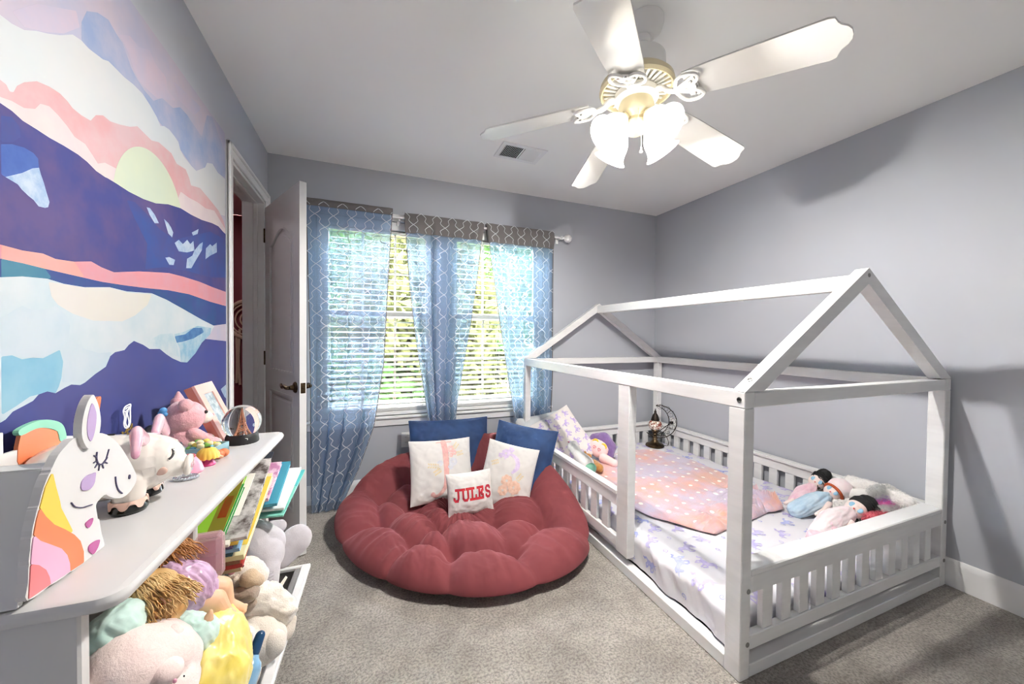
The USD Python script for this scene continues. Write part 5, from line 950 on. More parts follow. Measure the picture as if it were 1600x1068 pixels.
# ------------------------------------------------------------ soft toys and dolls heaped on the slanted bins
A1 = lambda x, y, Y: at(x, y, 1, Y)
def vis(M, *a): return a
mat('eye_black', (18, 18, 20), .15)
el = thing('plush_elephant', 'grey plush elephant with big round ears hanging head-down over the bin', 'plush toy')
c = A1(408, 862, 1.27)
obj('body', blob([(A1(402, 848, 1.30), .052, A1(410, 868, 1.27), .058), (A1(410, 868, 1.27), .05, A1(416, 888, 1.24), .036), (A1(416, 888, 1.24), .036, A1(418, 918, 1.22), .027), (A1(400, 840, 1.30), .05, A1(418, 850, 1.30), .05), (A1(408, 862, 1.28), .05, (-.39, 1.27, .40), .06), ((-.39, 1.27, .40), .06, (-.40, 1.27, .22), .05)], .007, 14), 'fur_grey', el, smooth=True)
def ear_blob(p, q, r0, r1, flat): 
    m = blob([(p, r0, q, r1)], .006, 8); n = np.array(flat, float) / np.linalg.norm(flat); cc = m.vertices.mean(0); d = (m.vertices - cc) @ n; m.vertices = m.vertices - np.outer(d * .55, n); return m
obj('ear', ear_blob(A1(443, 872, 1.30), A1(463, 843, 1.32), .028, .046, (.4, -.9, .2)), 'fur_grey', el, smooth=True)
obj('ear', ear_blob(A1(424, 828, 1.37), A1(438, 822, 1.37), .03, .02, (.4, -.9, .2)), 'fur_grey', el, smooth=True)
for yy in (.2, .5, .8): obj('trunk_crease', tube(smoothpath([A1(405, 890 + 18 * yy, 1.205), A1(416, 894 + 18 * yy, 1.195), A1(427, 889 + 18 * yy, 1.2)], 5), .0022, 6), 'fur_grey', el)
dg = thing('plush_dog', 'fluffy cream plush dog with tan ears lying below the elephant', 'plush toy')
obj('head', blob([(A1(384, 893, 1.15), .038, A1(397, 900, 1.15), .034), (A1(370, 905, 1.13), .024, A1(384, 900, 1.15), .03)], .006, 8, .003, 70), 'fur_cream', dg, smooth=True)
obj('body', blob([(A1(378, 925, 1.13), .036, A1(405, 935, 1.13), .042), (A1(405, 935, 1.13), .044, A1(440, 952, 1.13), .036), (A1(420, 930, 1.15), .034), (A1(388, 918, 1.13), .034)], .006, 4, .010, 45), 'fur_cream', dg, smooth=True)
obj('ear', blob([(A1(390, 903, 1.10), .022, A1(404, 906, 1.11), .014)], .006, 6, .002, 70), 'fur_tan', dg, smooth=True, label='tan ear'); obj('patch', blob([(A1(372, 930, 1.09), .018, A1(392, 926, 1.09), .02), (A1(390, 940, 1.095), .018, A1(386, 950, 1.09), .014)], .006, 6, .004, 60), 'fur_brown', dg, smooth=True, label='brown patch')
obj('nose', ball(A1(362, 893, 1.10), (.008, .008, .006), 2), 'toy_pink', dg); obj('eye', ball(A1(378, 884, 1.112), .0045, 2), 'eye_black', dg)
bn = thing('plush_bunny', 'smooth cream plush bunny lying nearest the carpet with its round feet out', 'plush toy')
obj('body', blob([(A1(402, 978, 1.11), .048, A1(412, 1002, 1.09), .052), (A1(388, 972, 1.11), .032), (A1(380, 1000, 1.06), .03, A1(392, 995, 1.08), .034)], .007, 10, .001, 60), 'fur_cream', bn, smooth=True)
obj('foot', blob([(A1(428, 1005, 1.065), (.028, .026, .034))], .006, 5, .001, 60), 'fur_cream', bn, smooth=True); obj('foot', blob([(A1(383, 993, 1.03), (.020, .02, .022))], .006, 5), 'fur_white', bn, smooth=True)
obj('ear', ear_blob(A1(444, 985, 1.13), A1(458, 968, 1.135), .027, .010, (.4, -.9, .2)), 'fur_cream', bn, smooth=True)
obj('tail', blob([(A1(440, 965, 1.13), .022)], .006, 5, .003, 70), 'fur_cream', bn, smooth=True)
tag(obj('fuzzy_toy', blob([(A1(421, 928, 1.21), .024, A1(430, 942, 1.21), .020)], .006, 4, .005, 60), 'fur_brown', smooth=True), 'small grey-brown fuzzy toy squeezed between the elephant trunk and the bin lip', 'plush toy')
tag(obj('toy_card', quad_panel(A1(428, 925, 1.28), A1(446, 900, 1.32), A1(449, 902, 1.32), A1(432, 932, 1.28), .003), 'pages', smooth=False), 'beige card standing in the dark bin beside the elephant', 'card')
tag(obj('toy_block', quad_panel(A1(428, 938, 1.25), A1(437, 915, 1.28), A1(440, 919, 1.28), A1(435, 942, 1.25), .01), 'toy_red', smooth=False), 'red and white toy block poking out of the dark bin', 'toy')
# satin and cotton for the dolls
def satin(name, c1, c2, rough=.28): mat(name, c1, rough, c2, 16, 4, lo=.35, hi=.65, sheen_weight=.4, specular_ior_level=.8)
satin('lavender_satin', (200, 154, 196), (224, 190, 222), .22); satin('yellow_satin', (246, 222, 96), (252, 236, 150), .35); satin('mint_cotton', (190, 224, 214), (214, 236, 228), .7); satin('blue_shine', (110, 164, 206), (150, 196, 226), .15); mat('navy_strap', (28, 70, 110), .25)
mat('hair_blonde', (236, 206, 150), .4, (196, 148, 88), 26); mat('hair_brown', (170, 112, 62), .45, (196, 140, 84), 30); mat('lip', (220, 96, 96), .4)
def folds(m, amp, sc, d, seed=0, k=.93):
    """sharp gathered folds running along direction d"""
    d = np.array(d, float) / np.linalg.norm(d); p = m.vertices - np.outer(m.vertices @ d, d) * k
    n = meshkit.fbm(p * sc + seed, 3, seed); m.vertices = m.vertices + m.vertex_normals * ((1 - np.abs(2 * n - 1) * 2.2) * amp)[:, None]; return m
def strands(c, r, n, L, rad, seed, d):
    """locks that follow a head of radius r from its crown and then hang along d"""
    r_ = np.random.default_rng(seed); d = np.array(d, float) / np.linalg.norm(d); out = []
    for k in range(n):
        v = r_.normal(size=3); v /= np.linalg.norm(v)
        if v @ d > .3: v -= 2 * (v @ d) * d
        pts = []; x = v.copy(); q = None
        for i in range(9):
            if q is None and x @ d > -.15: q = np.array(c) + x * r * 1.04
            if q is None: pts.append(np.array(c) + x * r * 1.04); x = x + d * .38 + r_.normal(0, .06, 3); x /= np.linalg.norm(x)
            else:
                pts.append(q.copy()); q = q + (d + x * .25 + r_.normal(0, .22, 3)) * L / 6
                o = q - c; dist = np.linalg.norm(o); q = c + o / dist * max(dist, r * 1.03)
        out.append(tube(smoothpath(pts, 3), np.linspace(rad, rad * .5, 25), 5))
    return cat(*out)
def face(o, c, f, r, eye='eye_black'):
    """eyes, nose and mouth on a head of radius r at c, looking along f"""
    f = np.array(f, float) / np.linalg.norm(f); s = np.cross(f, [0, 0, 1]); s /= np.linalg.norm(s); u = np.cross(s, f)
    for k in (-1, 1): obj('eye', ball(c + f * r * .86 + s * k * r * .36 + u * r * .05, r * .13, 1), eye, o)
    obj('nose', ball(c + f * r * 1.0 - u * r * .12, r * .1, 1), 'skin', o); obj('mouth', ball(c + f * r * .9 - u * r * .42, (r * .16, r * .16, r * .07), 1), 'lip', o)
da = thing('baby_doll', 'bare-legged doll in a shiny lavender dress wedged in the near shelf opening', 'doll')
h = A1(258, 878, .95)
obj('head', blob([(h, .034), (h + [.004, -.006, -.014], .026)], .005, 6), 'skin', da, smooth=True); face(da, h, (.6, -.8, .1), .034)
obj('hair', cat(blob([(h + [-.008, .012, .012], .037)], .005, 4, .003, 40), strands(h + [0, .01, .01], .036, 110, .03, .0015, 3, (.5, -.2, -.6))), 'hair_brown', da, smooth=True)
obj('dress', folds(blob([(A1(270, 895, .92), .022, A1(292, 915, .92), .042), (A1(292, 915, .92), .042, A1(302, 925, .93), .040)], .003, 8), .0045, 85, A1(305, 930, .95) - A1(265, 890, .95), 2), 'lavender_satin', da, smooth=True)
obj('sleeve', folds(blob([(A1(262, 900, .92), .02, A1(256, 912, .90), .017)], .004, 5), .003, 80, (1, 0, -1), 4), 'lavender_satin', da, smooth=True)
for pts, rr in ((((316, 918, .94), (344, 918, .95), (354, 944, .955), (376, 950, .96)), (.024, .022, .0145, .010)), (((308, 936, .92), (334, 938, .925), (350, 957, .925), (370, 964, .93)), (.024, .022, .0145, .011))):
    P = [A1(*q) for q in pts]; bones = [(P[k], rr[k], P[k + 1], rr[k + 1]) for k in range(3)]
    bones += [(P[3], .009, P[3] + [.008, .004 * j, .003 * j - .002], .0045) for j in (-1, 0, 1)]
    obj('leg', blob(bones, .004, 8), 'skin', da, smooth=True)
db = thing('blonde_doll', 'blonde long-haired doll in a mint dress lying behind the pink plush pig', 'doll')
h = A1(238, 938, .83)
obj('head', blob([(h, .036)], .005, 5), 'skin', db, smooth=True); face(db, h, (.5, -.6, .5), .036)
obj('hair', cat(blob([(h + [-.006, .012, .004], .042), (A1(225, 950, .82), .03), (A1(262, 950, .83), .028)], .005, 5, .004, 40), strands(h + [0, .004, 0], .041, 330, .03, .0015, 8, (.6, -.3, -.6)), strands(A1(225, 948, .82), .03, 140, .025, .0014, 9, (.3, -.3, -.7))), 'hair_blonde', db, smooth=True)
obj('dress', folds(blob([(A1(195, 968, .79), .028, A1(180, 985, .77), .034), (A1(195, 972, .8), .03, A1(232, 985, .83), .026)], .004, 6), .004, 80, (1, .2, -1), 6, .9), 'mint_cotton', db, smooth=True)
obj('skirt', folds(blob([(A1(285, 985, .87), .03, A1(306, 992, .87), .034), (A1(300, 1010, .87), .024)], .004, 6), .004, 85, (.3, .3, -1), 9, .9), 'mint_cotton', db, smooth=True)
obj('arm', blob([(A1(172, 988, .76), .010, A1(163, 1004, .752), .009), (A1(163, 1004, .752), .009, A1(170, 1020, .745), .008)], .004, 5), 'skin', db, smooth=True)
obj('hand', blob([(A1(322, 975, .87), .012, A1(329, 955, .87), .004), (A1(322, 975, .87), .012, A1(318, 985, .87), .009)], .003, 5), 'skin', db, smooth=True); obj('foot', blob([(A1(312, 1012, .865), .009, A1(320, 1002, .865), .008)], .003, 5), 'skin', db, smooth=True)
pp = thing('plush_pig', 'large pale pink plush pig at the near end of the shelf', 'plush toy')
obj('body', blob([(A1(198, 1045, .74), .056, A1(235, 1035, .77), .06), (A1(235, 1030, .77), .056, A1(262, 1035, .79), .048), (A1(220, 1090, .76), .075)], .007, 12, .0015, 60), 'fur_palepink', pp, smooth=True)
c = A1(258, 1050, .725); obj('snout', blob([(c, (.024, .022, .019)), (c + [-.01, .02, 0], .022)], .005, 5, .001, 60), 'fur_palepink', pp, smooth=True)
for k in (-1, 1): obj('nostril', ball(c + [.012 + .007 * k, -.018, -.004], (.0028, .0025, .0035), 1), 'toy_pink', pp)
obj('eye', ball(A1(284, 1058, .742), .0045, 2), 'eye_black', pp); obj('eye', ball(A1(238, 1075, .70), .0045, 2), 'eye_black', pp)
for x in (190, 268): obj('ear', blob([(A1(x, 992, .77), .016, A1(x + 6, 986, .77), .007)], .005, 6), 'fur_palepink', pp, smooth=True)
dy = thing('princess_doll', 'doll lying under a wide shiny yellow satin gown beside the plush pig', 'doll')
obj('gown', folds(blob([(A1(345, 965, .94), .022, A1(338, 1000, .90), .046), (A1(338, 1000, .90), .048, A1(330, 1060, .86), .062), (A1(368, 1005, .93), .022, A1(350, 1030, .9), .04)], .0045, 8), .008, 36, (-.1, -.3, -1), 12, .93), 'yellow_satin', dy, smooth=True)
obj('sleeve', folds(blob([(A1(352, 968, .97), .028, A1(362, 985, .96), .022)], .004, 6), .003, 70, (0, .3, -1), 14), 'yellow_satin', dy, smooth=True)
obj('head', blob([(A1(336, 952, 1.0), .024)], .005, 4), 'skin', dy, smooth=True)
bl = thing('blue_bottle', 'translucent light blue toy bottle with a dark blue cap at the lower bin edge', 'bottle')
p0, p1 = A1(396, 1022, .99), A1(374, 1085, .95); dvec = (p1 - p0) / np.linalg.norm(p1 - p0); Mq = frame(p0, dvec, [0, 0, 1]) @ R('y', 90)
obj('bottle_body', xf(lathe([(0, 0), (.012, 0), (.014, .006), (.022, .014), (.026, .026), (.026, .05), (.024, .056), (.026, .062), (.026, .12), (0, .122)], 32), Mq), 'blue_shine', bl); obj('cap', xf(blob([((0, 0, -.004), .0115, (0, 0, -.034), .0105)], .004, 3), Mq), 'navy_strap', bl, smooth=True)
bx_ = thing('clear_toy_box', 'clear plastic toy box standing behind the lavender doll by the divider', 'box', T(*A1(306, 872, 1.0)))
sheer('clear_plastic', (246, 236, 236), (240, 216, 214), .45, .5)
obj('box', bx((-.05, -.02, -.05), (.05, .02, .05), .008), 'clear_plastic', bx_, smooth=False)
obj('box_rim', cat(*[tube(smoothpath([(-.045, -.02, z), (0, -.022, z), (.045, -.02, z)], 6), .002, 6) for z in (.048, .012)]), 'globe_glass', bx_)
obj('pink_liner', bx((-.045, .012, -.045), (.045, .016, .045), .001), 'u_pink', bx_)

tag(obj('folded_fleece', blob([(sl(.10, .10, .44), .07, sl(.11, .25, .44), .07), (sl(.22, .09, .45), .065, sl(.22, .25, .45), .065), (sl(.2, .12, .52), .07, sl(.19, .24, .52), .07), (sl(.1, .1, .5), .07, sl(.1, .25, .5), .07)], .012, 5, .006, 20), 'fur_white', smooth=True), 'white fleece stuffed in the near upper bin underneath the dolls', 'fleece')
tag(obj('cream_cushion', blob([(sl(.12, .43, .20), .075, sl(.13, .52, .2), .075), (sl(.25, .42, .24), .07, sl(.25, .50, .24), .07), (sl(.2, .42, .32), .07, sl(.22, .5, .34), .06), (sl(.3, .44, .32), .055, sl(.3, .5, .35), .05), (sl(.26, .46, .42), .05)], .012, 5, .003, 20), 'fur_cream', smooth=True), 'cream cushion filling the far bin underneath the plush dog and bunny', 'cushion')
# ------------------------------------------------------------ bedding
mat('sheet_white', (220, 219, 224), .85, bump=.1, bs=300, bd=.0008); mat('print_violet', (180, 172, 218), .85, (204, 198, 228), 30); mat('print_blue', (156, 164, 216), .85, (186, 192, 230), 30); mat('mattress_navy', (26, 40, 60), .8); mat('pillow_cream', (224, 217, 213), .85, bump=.15, bs=300, bd=.0008); mat('print_lilac', (176, 156, 206), .85, (200, 184, 220), 30)
SX0, SX1, SY0, SY1, SZ = 1.272, 2.642, .948, 2.806, .212
def edge(s, L, r=.045):
    """unrolled coordinate s over a span L with a rounded shoulder: (position, drop)"""
    s = np.asarray(s, float); pos = np.clip(s, r, L - r); drop = np.zeros_like(s)
    for sg, base in ((-1, r), (1, L - r)):
        o = np.clip((s - base) * sg, 0, None); a = np.clip(o / r, 0, pi / 2); pos = np.where(o > 0, base + sg * np.sin(a) * r, pos); drop = np.where(o > 0, r * (1 - np.cos(a)) + np.clip(o - r * pi / 2, 0, None), drop)
    return pos, drop
LX, LY = SX1 - SX0, SY1 - SY0
def sheet(s, t, lift=0):
    x, dx = edge(s, LX); y, dy = edge(t, LY); drop = np.maximum(dx, dy)
    n1 = meshkit.fbm(np.stack([s * 3.2 + 1.2 * t, t * 3.2, 0 * s], -1), 3, 3) - .5; n2 = meshkit.fbm(np.stack([s * 2.2 + t * 1.5, (t - s * .35) * 11, 0 * s + 2], -1), 3, 8) - .5
    top = np.clip(1 - drop / .03, 0, 1); z = SZ - drop + top * (n1 * .022 + n2 * .010 + .002) + lift * top
    side = 1 - top; out = side * (.012 + n1 * .02 + np.maximum(n2, -.2) * .05) + side * lift
    left = (s < LX / 2) & (dx >= dy); x = x + np.where(dx >= dy, np.where(s < LX / 2, -1, 1) * np.minimum(out, .022 + 0 * out) * np.where(t < LY * .35, 1, .5), 0); y = y + np.where(dy > dx, np.where(t < LY / 2, -1, 1) * np.minimum(out, .012), 0)
    return np.stack([SX0 + x, SY0 + y, np.maximum(z, .056)], -1)
mt = thing('mattress', 'low mattress with a white sheet printed with violet unicorns', 'mattress')
obj('mattress_core', bx((SX0 + .012, SY0 + .012, .052), (SX1 - .012, SY1 - .012, SZ - .03), .02), 'mattress_navy', mt)
S_, T_ = np.meshgrid(np.linspace(-.13, LX + .13, 150), np.linspace(-.13, LY + .13, 190), indexing='ij'); g = sheet(S_, T_); m = grid(g)
if m.face_normals[m.triangles_center[:, 2].argmax(), 2] < 0: m.invert()
obj('fitted_sheet', m, 'sheet_white', mt, smooth=True)
def unicorn():
    b = affinity.scale(Point(0, 0).buffer(1, 8), .30, .17); L = [b]
    L.append(Polygon([(.14, .0), (.30, .08), (.44, .34), (.36, .42), (.24, .30), (.1, .15)]))
    L.append(Polygon([(.34, .42), (.46, .36), (.60, .26), (.62, .20), (.54, .18), (.42, .25), (.34, .30)]))
    L.append(Polygon([(.42, .38), (.47, .37), (.60, .58)]))
    for a, b_, c in (((.2, -.05), (.36, -.16), (.30, -.36)), ((.12, -.08), (.12, -.26), (.2, -.44)), ((-.22, -.05), (-.30, -.24), (-.22, -.42)), ((-.16, -.08), (-.12, -.28), (-.2, -.46))): L.append(LineString([a, b_, c]).buffer(.045, 3))
    L.append(LineString([(-.28, .06), (-.42, .12), (-.5, -.02), (-.58, .02)]).buffer(.05, 3)); L.append(LineString([(.34, .42), (.2, .36), (.12, .2)]).buffer(.05, 3))
    q = union_all(L).buffer(.03).buffer(-.03).simplify(.012); return max(getattr(q, 'geoms', [q]), key=lambda g: g.area)
UP = unicorn(); SWIRL = LineString([(.25 * math.cos(a) * (1 - a / 9), .25 * math.sin(a) * (1 - a / 9)) for a in np.linspace(0, 6.5, 22)]).buffer(.035, 2)
def flat(poly):
    v, f = trimesh.creation.triangulate_polygon(poly, engine='earcut'); return np.array(v), np.array(f)
UV_, UF_ = flat(UP); WV, WF = flat(SWIRL)
r_ = np.random.default_rng(11); sets = {'print_violet': [], 'print_blue': []}
def dens(V, Fc):
    m = trimesh.Trimesh(np.c_[V, np.zeros(len(V))], Fc, process=False).subdivide_to_size(.25, max_iter=6); return np.array(m.vertices)[:, :2], np.array(m.faces)
UV_, UF_ = dens(UV_, UF_); WV, WF = dens(WV, WF)
pts_ = []
for i, s in enumerate(np.arange(-.09, LX + .08, .118)):
    for j, t in enumerate(np.arange(-.08, LY + .1, .105)):
        sw = (i + 2 * j) % 3 == 0; s2, t2 = s + r_.uniform(-.022, .022), t + (i % 2) * .05 + r_.uniform(-.02, .02); a = r_.uniform(-.5, .5) + (pi if (i + j) % 2 else 0) + 1.2
        V, Fc = (WV, WF) if sw else (UV_, UF_); k = (.05 if sw else .078) * r_.uniform(.9, 1.1); V = V * k * [1 if (i + j) % 2 else -1, 1]; V = V @ np.array([[math.cos(a), math.sin(a)], [-math.sin(a), math.cos(a)]])
        ss, tt = V[:, 0] + s2, V[:, 1] + t2
        if ss.min() < -.115 or tt.min() < -.115 or ss.max() > LX + .1 or tt.max() > LY + .1 or (min(ss.min(), 0) + min(tt.min(), 0) < 0 and ss.min() < 0 and tt.min() < 0): continue
        P = sheet(ss, tt)
        e = 1e-3; n = np.cross(sheet(ss + e, tt) - P, sheet(ss, tt + e) - P); n /= np.maximum(np.linalg.norm(n, axis=1, keepdims=True), 1e-12)
        m = trimesh.Trimesh(P + n * .0018, Fc, process=False)
        if m.face_normals.mean(0) @ n.mean(0) < 0: m.invert()
        sets['print_blue' if (ss.mean() < .02 or r_.uniform() < .25) else 'print_violet'].append(m)
for k, v in sets.items(): obj('printed_unicorns', cat(*v), k, mt, smooth=False, kind='stuff')

# pillows at the head
def bed_pillow(label, M, W, H, D, m, seed, **kw):
    t = thing('bed_pillow', label, 'pillow', M); pm, zf, rim = pillow_mesh(W, H, D, seed, **kw); obj('pillow_body', pm, m, t, smooth=True); return t, zf
bed_pillow('plain pale grey pillow standing behind the unicorn print pillow at the head of the bed', T(1.40, 2.665, .20) @ R('z', -12) @ R('x', 66) @ R('z', 10) @ T(0, .19, 0), .44, .40, .13, 'grey_cloth', 31)
t, zf = bed_pillow('cream pillow printed with lilac unicorns leaning at the head of the bed', T(1.49, 2.40, .20) @ R('z', -30) @ R('x', 52) @ R('z', 34) @ T(.02, .27, 0), .43, .47, .13, 'pillow_cream', 35)
L = []
for i, x in enumerate(np.arange(-.16, .17, .08)):
    for j, y in enumerate(np.arange(-.18, .19, .085)):
        a = .6 * math.sin(i * 3 + j * 5) + .8; k = .058; V = UV_ * k; V = V @ np.array([[math.cos(a), math.sin(a)], [-math.sin(a), math.cos(a)]]) + [x + (j % 2) * .03 - .01, y]
        m = trimesh.Trimesh(np.c_[V, zf(V[:, 0], V[:, 1]) + .0018], UF_, process=False)
        if m.face_normals[:, 2].mean() < 0: m.invert()
        L.append(m)
obj('printed_unicorns', cat(*L), 'print_lilac', t, smooth=False, kind='stuff')

# fuzzy blanket with raised dots
def bl_mat():
    n = {'t': ('geometry', {}), 'n': ('noise_texture', {'scale': 3.0, 'detail': 6, 'roughness': .68}), 'r': ('rgb_ramp', {'ramp': [(.36, lin((226, 170, 148))), (.47, lin((216, 174, 178))), (.58, lin((202, 188, 208)))]}), 'f': ('noise_texture', {'scale': 240, 'detail': 3}), 'b': ('bump', {'strength': .6, 'distance': .004}), 'p': ('principled_bsdf', {'roughness': .95, 'sheen_weight': .7, 'sheen_roughness': .5})}
    MAT['blanket_fuzz'] = usdkit.material(stage, '/World/Looks/blanket_fuzz', n, [('t.position', 'n.vector'), ('n.fac', 'r.fac'), ('r.color', 'p.base_color'), ('t.position', 'f.vector'), ('f.fac', 'b.height'), ('b.normal', 'p.normal')], surface='p.BSDF')
bl_mat(); plush_mat('blanket_dot', (252, 240, 230), (255, 250, 244))
left = np.array([(1.47, 2.36), (1.40, 2.05), (1.40, 1.8), (1.46, 1.6), (1.56, 1.44), (1.64, 1.34)]); right = np.array([(2.12, 2.62), (2.34, 2.5), (2.43, 2.2), (2.42, 1.95), (2.36, 1.68), (2.26, 1.40)])
def blanket(u, v, lift=0):
    """u across from left to right, v from head to foot"""
    u, v = np.broadcast_arrays(u, v); k = np.linspace(0, 1, 6); l = np.stack([np.interp(v, k, left[:, i]) for i in (0, 1)], -1); r = np.stack([np.interp(v, k, right[:, i]) for i in (0, 1)], -1)
    p = l + (r - l) * u[..., None]; p = p + .03 * (meshkit.fbm(np.stack([u * 4, v * 4, 0 * u + 5], -1), 2, 6) - .5)[..., None]
    n1 = meshkit.fbm(np.stack([u * 3, v * 4, 0 * u], -1), 3, 9); foot = np.clip((v - .66) / .34, 0, 1) ** 1.3
    fold = (1 - np.abs(2 * meshkit.fbm(np.stack([u * 6 + 3 * v, v * 16 - u * 4, 0 * u + 3], -1), 2, 4) - 1)) ** 4
    e = np.minimum(np.minimum(u, 1 - u) * 14, np.minimum(v, 1 - v) * 18); e = np.clip(e, 0, 1) ** .5
    z = SZ + .012 + .012 * e + (n1 - .5) * .05 * e + foot * (.25 + u) * fold * .10 * e + foot * u * .02 * e + (meshkit.fbm(np.stack([u * 12, v * 7, 0 * u + 8], -1), 2, 5) - .5) * .02 * e + lift
    s_, t_ = p[..., 0] - SX0, p[..., 1] - SY0; z = np.maximum(z, sheet(s_, t_)[..., 2] + .004)
    return np.stack([p[..., 0], p[..., 1], z], -1)
bk = thing('fuzzy_blanket', 'peach and lilac fuzzy blanket with raised white dots spread over the bed', 'blanket')
m = shell(blanket(np.linspace(0, 1, 150)[:, None], np.linspace(0, 1, 170)[None, :]), .008)
if m.face_normals[:len(m.faces) // 2 - 700, 2].mean() < 0: m.invert()
bb = obj('blanket_body', m, 'blanket_fuzz', bk, smooth=True)
for i in range(9):
    for j in range(12):
        u, v = (i + .5 + .5 * (j % 2) * .9) / 9.4, (j + .5) / 12.5
        if v > .9 or u > .98: continue
        p = blanket(np.array(u + r_.uniform(-.015, .015)), np.array(v)); b = ball((0, 0, 0), (.017, .017, .009), 2); obj('raised_dot', xf(b, T(*(p + [0, 0, .002]))), 'blanket_dot', bb, smooth=True)

# toys at the head of the bed
fd = thing('sleeping_doll', 'plush doll with a pink sleeping face, yellow crescent eyes and a purple hat', 'plush toy')
mat('doll_pink', (244, 206, 204), .9, bump=.2, bs=300); mat('moon_yellow', (236, 200, 70), .7); mat('heart_red', (206, 92, 104), .7)
hc = np.array([1.69, 2.42, .345]); f = np.array([-.5, -.68, .52]); f /= np.linalg.norm(f); upd = np.array([.75, .25, .6]); s_ = np.cross(upd, f); s_ /= np.linalg.norm(s_); upd = np.cross(f, s_)
Mh = np.eye(4); Mh[:3, 0], Mh[:3, 1], Mh[:3, 2], Mh[:3, 3] = s_, upd, f, hc
hd = blob([((0, 0, 0), (.085, .075, .055))], .008, 4); obj('head', xf(hd, Mh), 'doll_pink', fd, smooth=True)
zf_ = lambda x, y: .055 * math.sqrt(max(0, 1 - (x / .085) ** 2 - (y / .075) ** 2))
def on(pts, r, n=6): return tube(smoothpath([(x, y, zf_(x, y) + .001) for x, y in pts], n), r, 6)
for sx in (-1, 1): 
    P = [(sx * .058, .012), (sx * .05, .03), (sx * .03, .036), (sx * .014, .026)]; q = smoothpath([(x, y, 0) for x, y in P], 6); obj('crescent_eye', xf(tube([(x, y, zf_(x, y) + .002) for x, y, _ in q], .009 * np.sin(np.linspace(.15, pi - .15, len(q))), 8), Mh), 'moon_yellow', fd)
    hp = smoothpath([(sx * .02 + .012 * (16 * math.sin(a) ** 3) / 17, -.022 + .012 * (13 * math.cos(a) - 5 * math.cos(2 * a) - 2 * math.cos(3 * a) - math.cos(4 * a)) / 17, 0) for a in np.linspace(0, 2 * pi, 14, endpoint=False)], 2, True)
    obj('heart_patch', xf(tube([(x, y, zf_(x, y) + .001) for x, y, _ in hp], .0018, 5, True), Mh), 'heart_red', fd)
obj('hat', xf(folds(blob([((-.06, .05, -.01), .04, (.0, .085, 0), .05), ((0, .085, 0), .05, (.075, .06, -.012), .042), ((.075, .06, -.012), .04, (.10, .0, -.02), .028)], .008, 8), .003, 40, (1, 0, 0), 3), Mh), 'fur_purple', fd, smooth=True)
obj('body', blob([(hc + [.0, -.07, -.06], .036, hc + [.03, -.16, -.075], .03)], .008, 6), 'doll_pink', fd, smooth=True)
un = thing('plush_unicorn', 'small white plush unicorn with a mint foot by the left bed rail', 'plush toy')
a0, a1, a2 = at(896, 698, 2, .41), at(904, 710, 2, .385), at(917, 724, 2, .35)
obj('body', blob([(a0, .044), (a0 + [.0, 0, .0], .034, a1, .036), (a1, .038, a2, .05)], .007, 6, .002, 60), 'fur_white', un, smooth=True); b0 = at(887, 689, 2, .44)
obj('horn', tube([a0 + [-.01, .01, .02], b0], np.array([.013, .001]), 10), 'u_coral', un); obj('foot', blob([(at(923, 731, 2, .335), (.04, .036, .036))], .006, 4), 'u_mint', un, smooth=True)
td = thing('teddy_bear', 'ginger brown teddy half buried between the unicorn and the fuzzy blanket', 'plush toy')
obj('body', blob([(at(919, 713, 2, .31), .026), (at(928, 723, 2, .285), .028, at(936, 731, 2, .28), .033), (at(908, 722, 2, .28), .022)], .007, 5, .006, 50), 'fur_teddy', td, smooth=True); obj('ear', blob([(at(914, 707, 2, .33), .013)], .006, 3), 'fur_teddy', td, smooth=True); obj('eye', ball(at(913, 711, 2, .335), .006, 1), 'eye_black', td)

# Turkish-style lamp with a crescent
def mosaic():
    n = {'t': ('texture_coordinate', {}), 'v': ('voronoi_texture', {'scale': 46}), 'w': ('noise_texture', {'scale': 26, 'detail': 1}), 'r': ('rgb_ramp', {'ramp': [(0, lin((244, 236, 228))), (.56, lin((246, 236, 226))), (.58, lin((150, 60, 50))), (1, lin((120, 60, 56)))]}), 'e': ('voronoi_texture', {'scale': 46, 'feature': 'distance_to_edge'}), 'l': ('math', {'math_type': 'less_than', 'value2': .09}), 'm': ('mix_color', {'b': lin((150, 120, 100))}), 'p': ('principled_bsdf', {'roughness': .2})}
    MAT['mosaic'] = usdkit.material(stage, '/World/Looks/mosaic', n, [('t.object', 'v.vector'), ('t.object', 'w.vector'), ('t.object', 'e.vector'), ('w.fac', 'r.fac'), ('e.distance', 'l.value1'), ('l.value', 'm.fac'), ('r.color', 'm.a'), ('m.result', 'p.base_color')], surface='p.BSDF')
mosaic()
LM = T(2.46, 2.64, SZ + .004) @ R('z', -38)
lp = thing('table_lamp', 'bronze table lamp with a mosaic glass globe and a filigree crescent moon behind it', 'lamp', LM)
obj('base', lathe([(0, 0), (.078, 0), (.082, .006), (.08, .016), (.07, .026), (.045, .034), (.03, .046), (.022, .062), (.024, .072), (.018, .084), (.016, .10), (.024, .112), (.018, .122), (.03, .14), (.036, .152), (.034, .156), (0, .156)], 40), 'bronze', lp)
obj('globe', lathe([(0, .156), (.034, .156), (.052, .172), (.06, .195), (.056, .218), (.042, .235), (.034, .24), (0, .24)], 40), 'mosaic', lp)
obj('cap', lathe([(0, .24), (.037, .238), (.037, .246), (.03, .27), (.022, .29), (.012, .304), (.009, .312), (.012, .318), (.006, .326), (.003, .345), (0, .35)], 32), 'dark_metal', lp)
ang = np.linspace(-2.35, 1.75, 40); outer = np.stack([.035 + .15 * np.cos(ang), 0 * ang + .025, .225 + .15 * np.sin(ang)], -1)
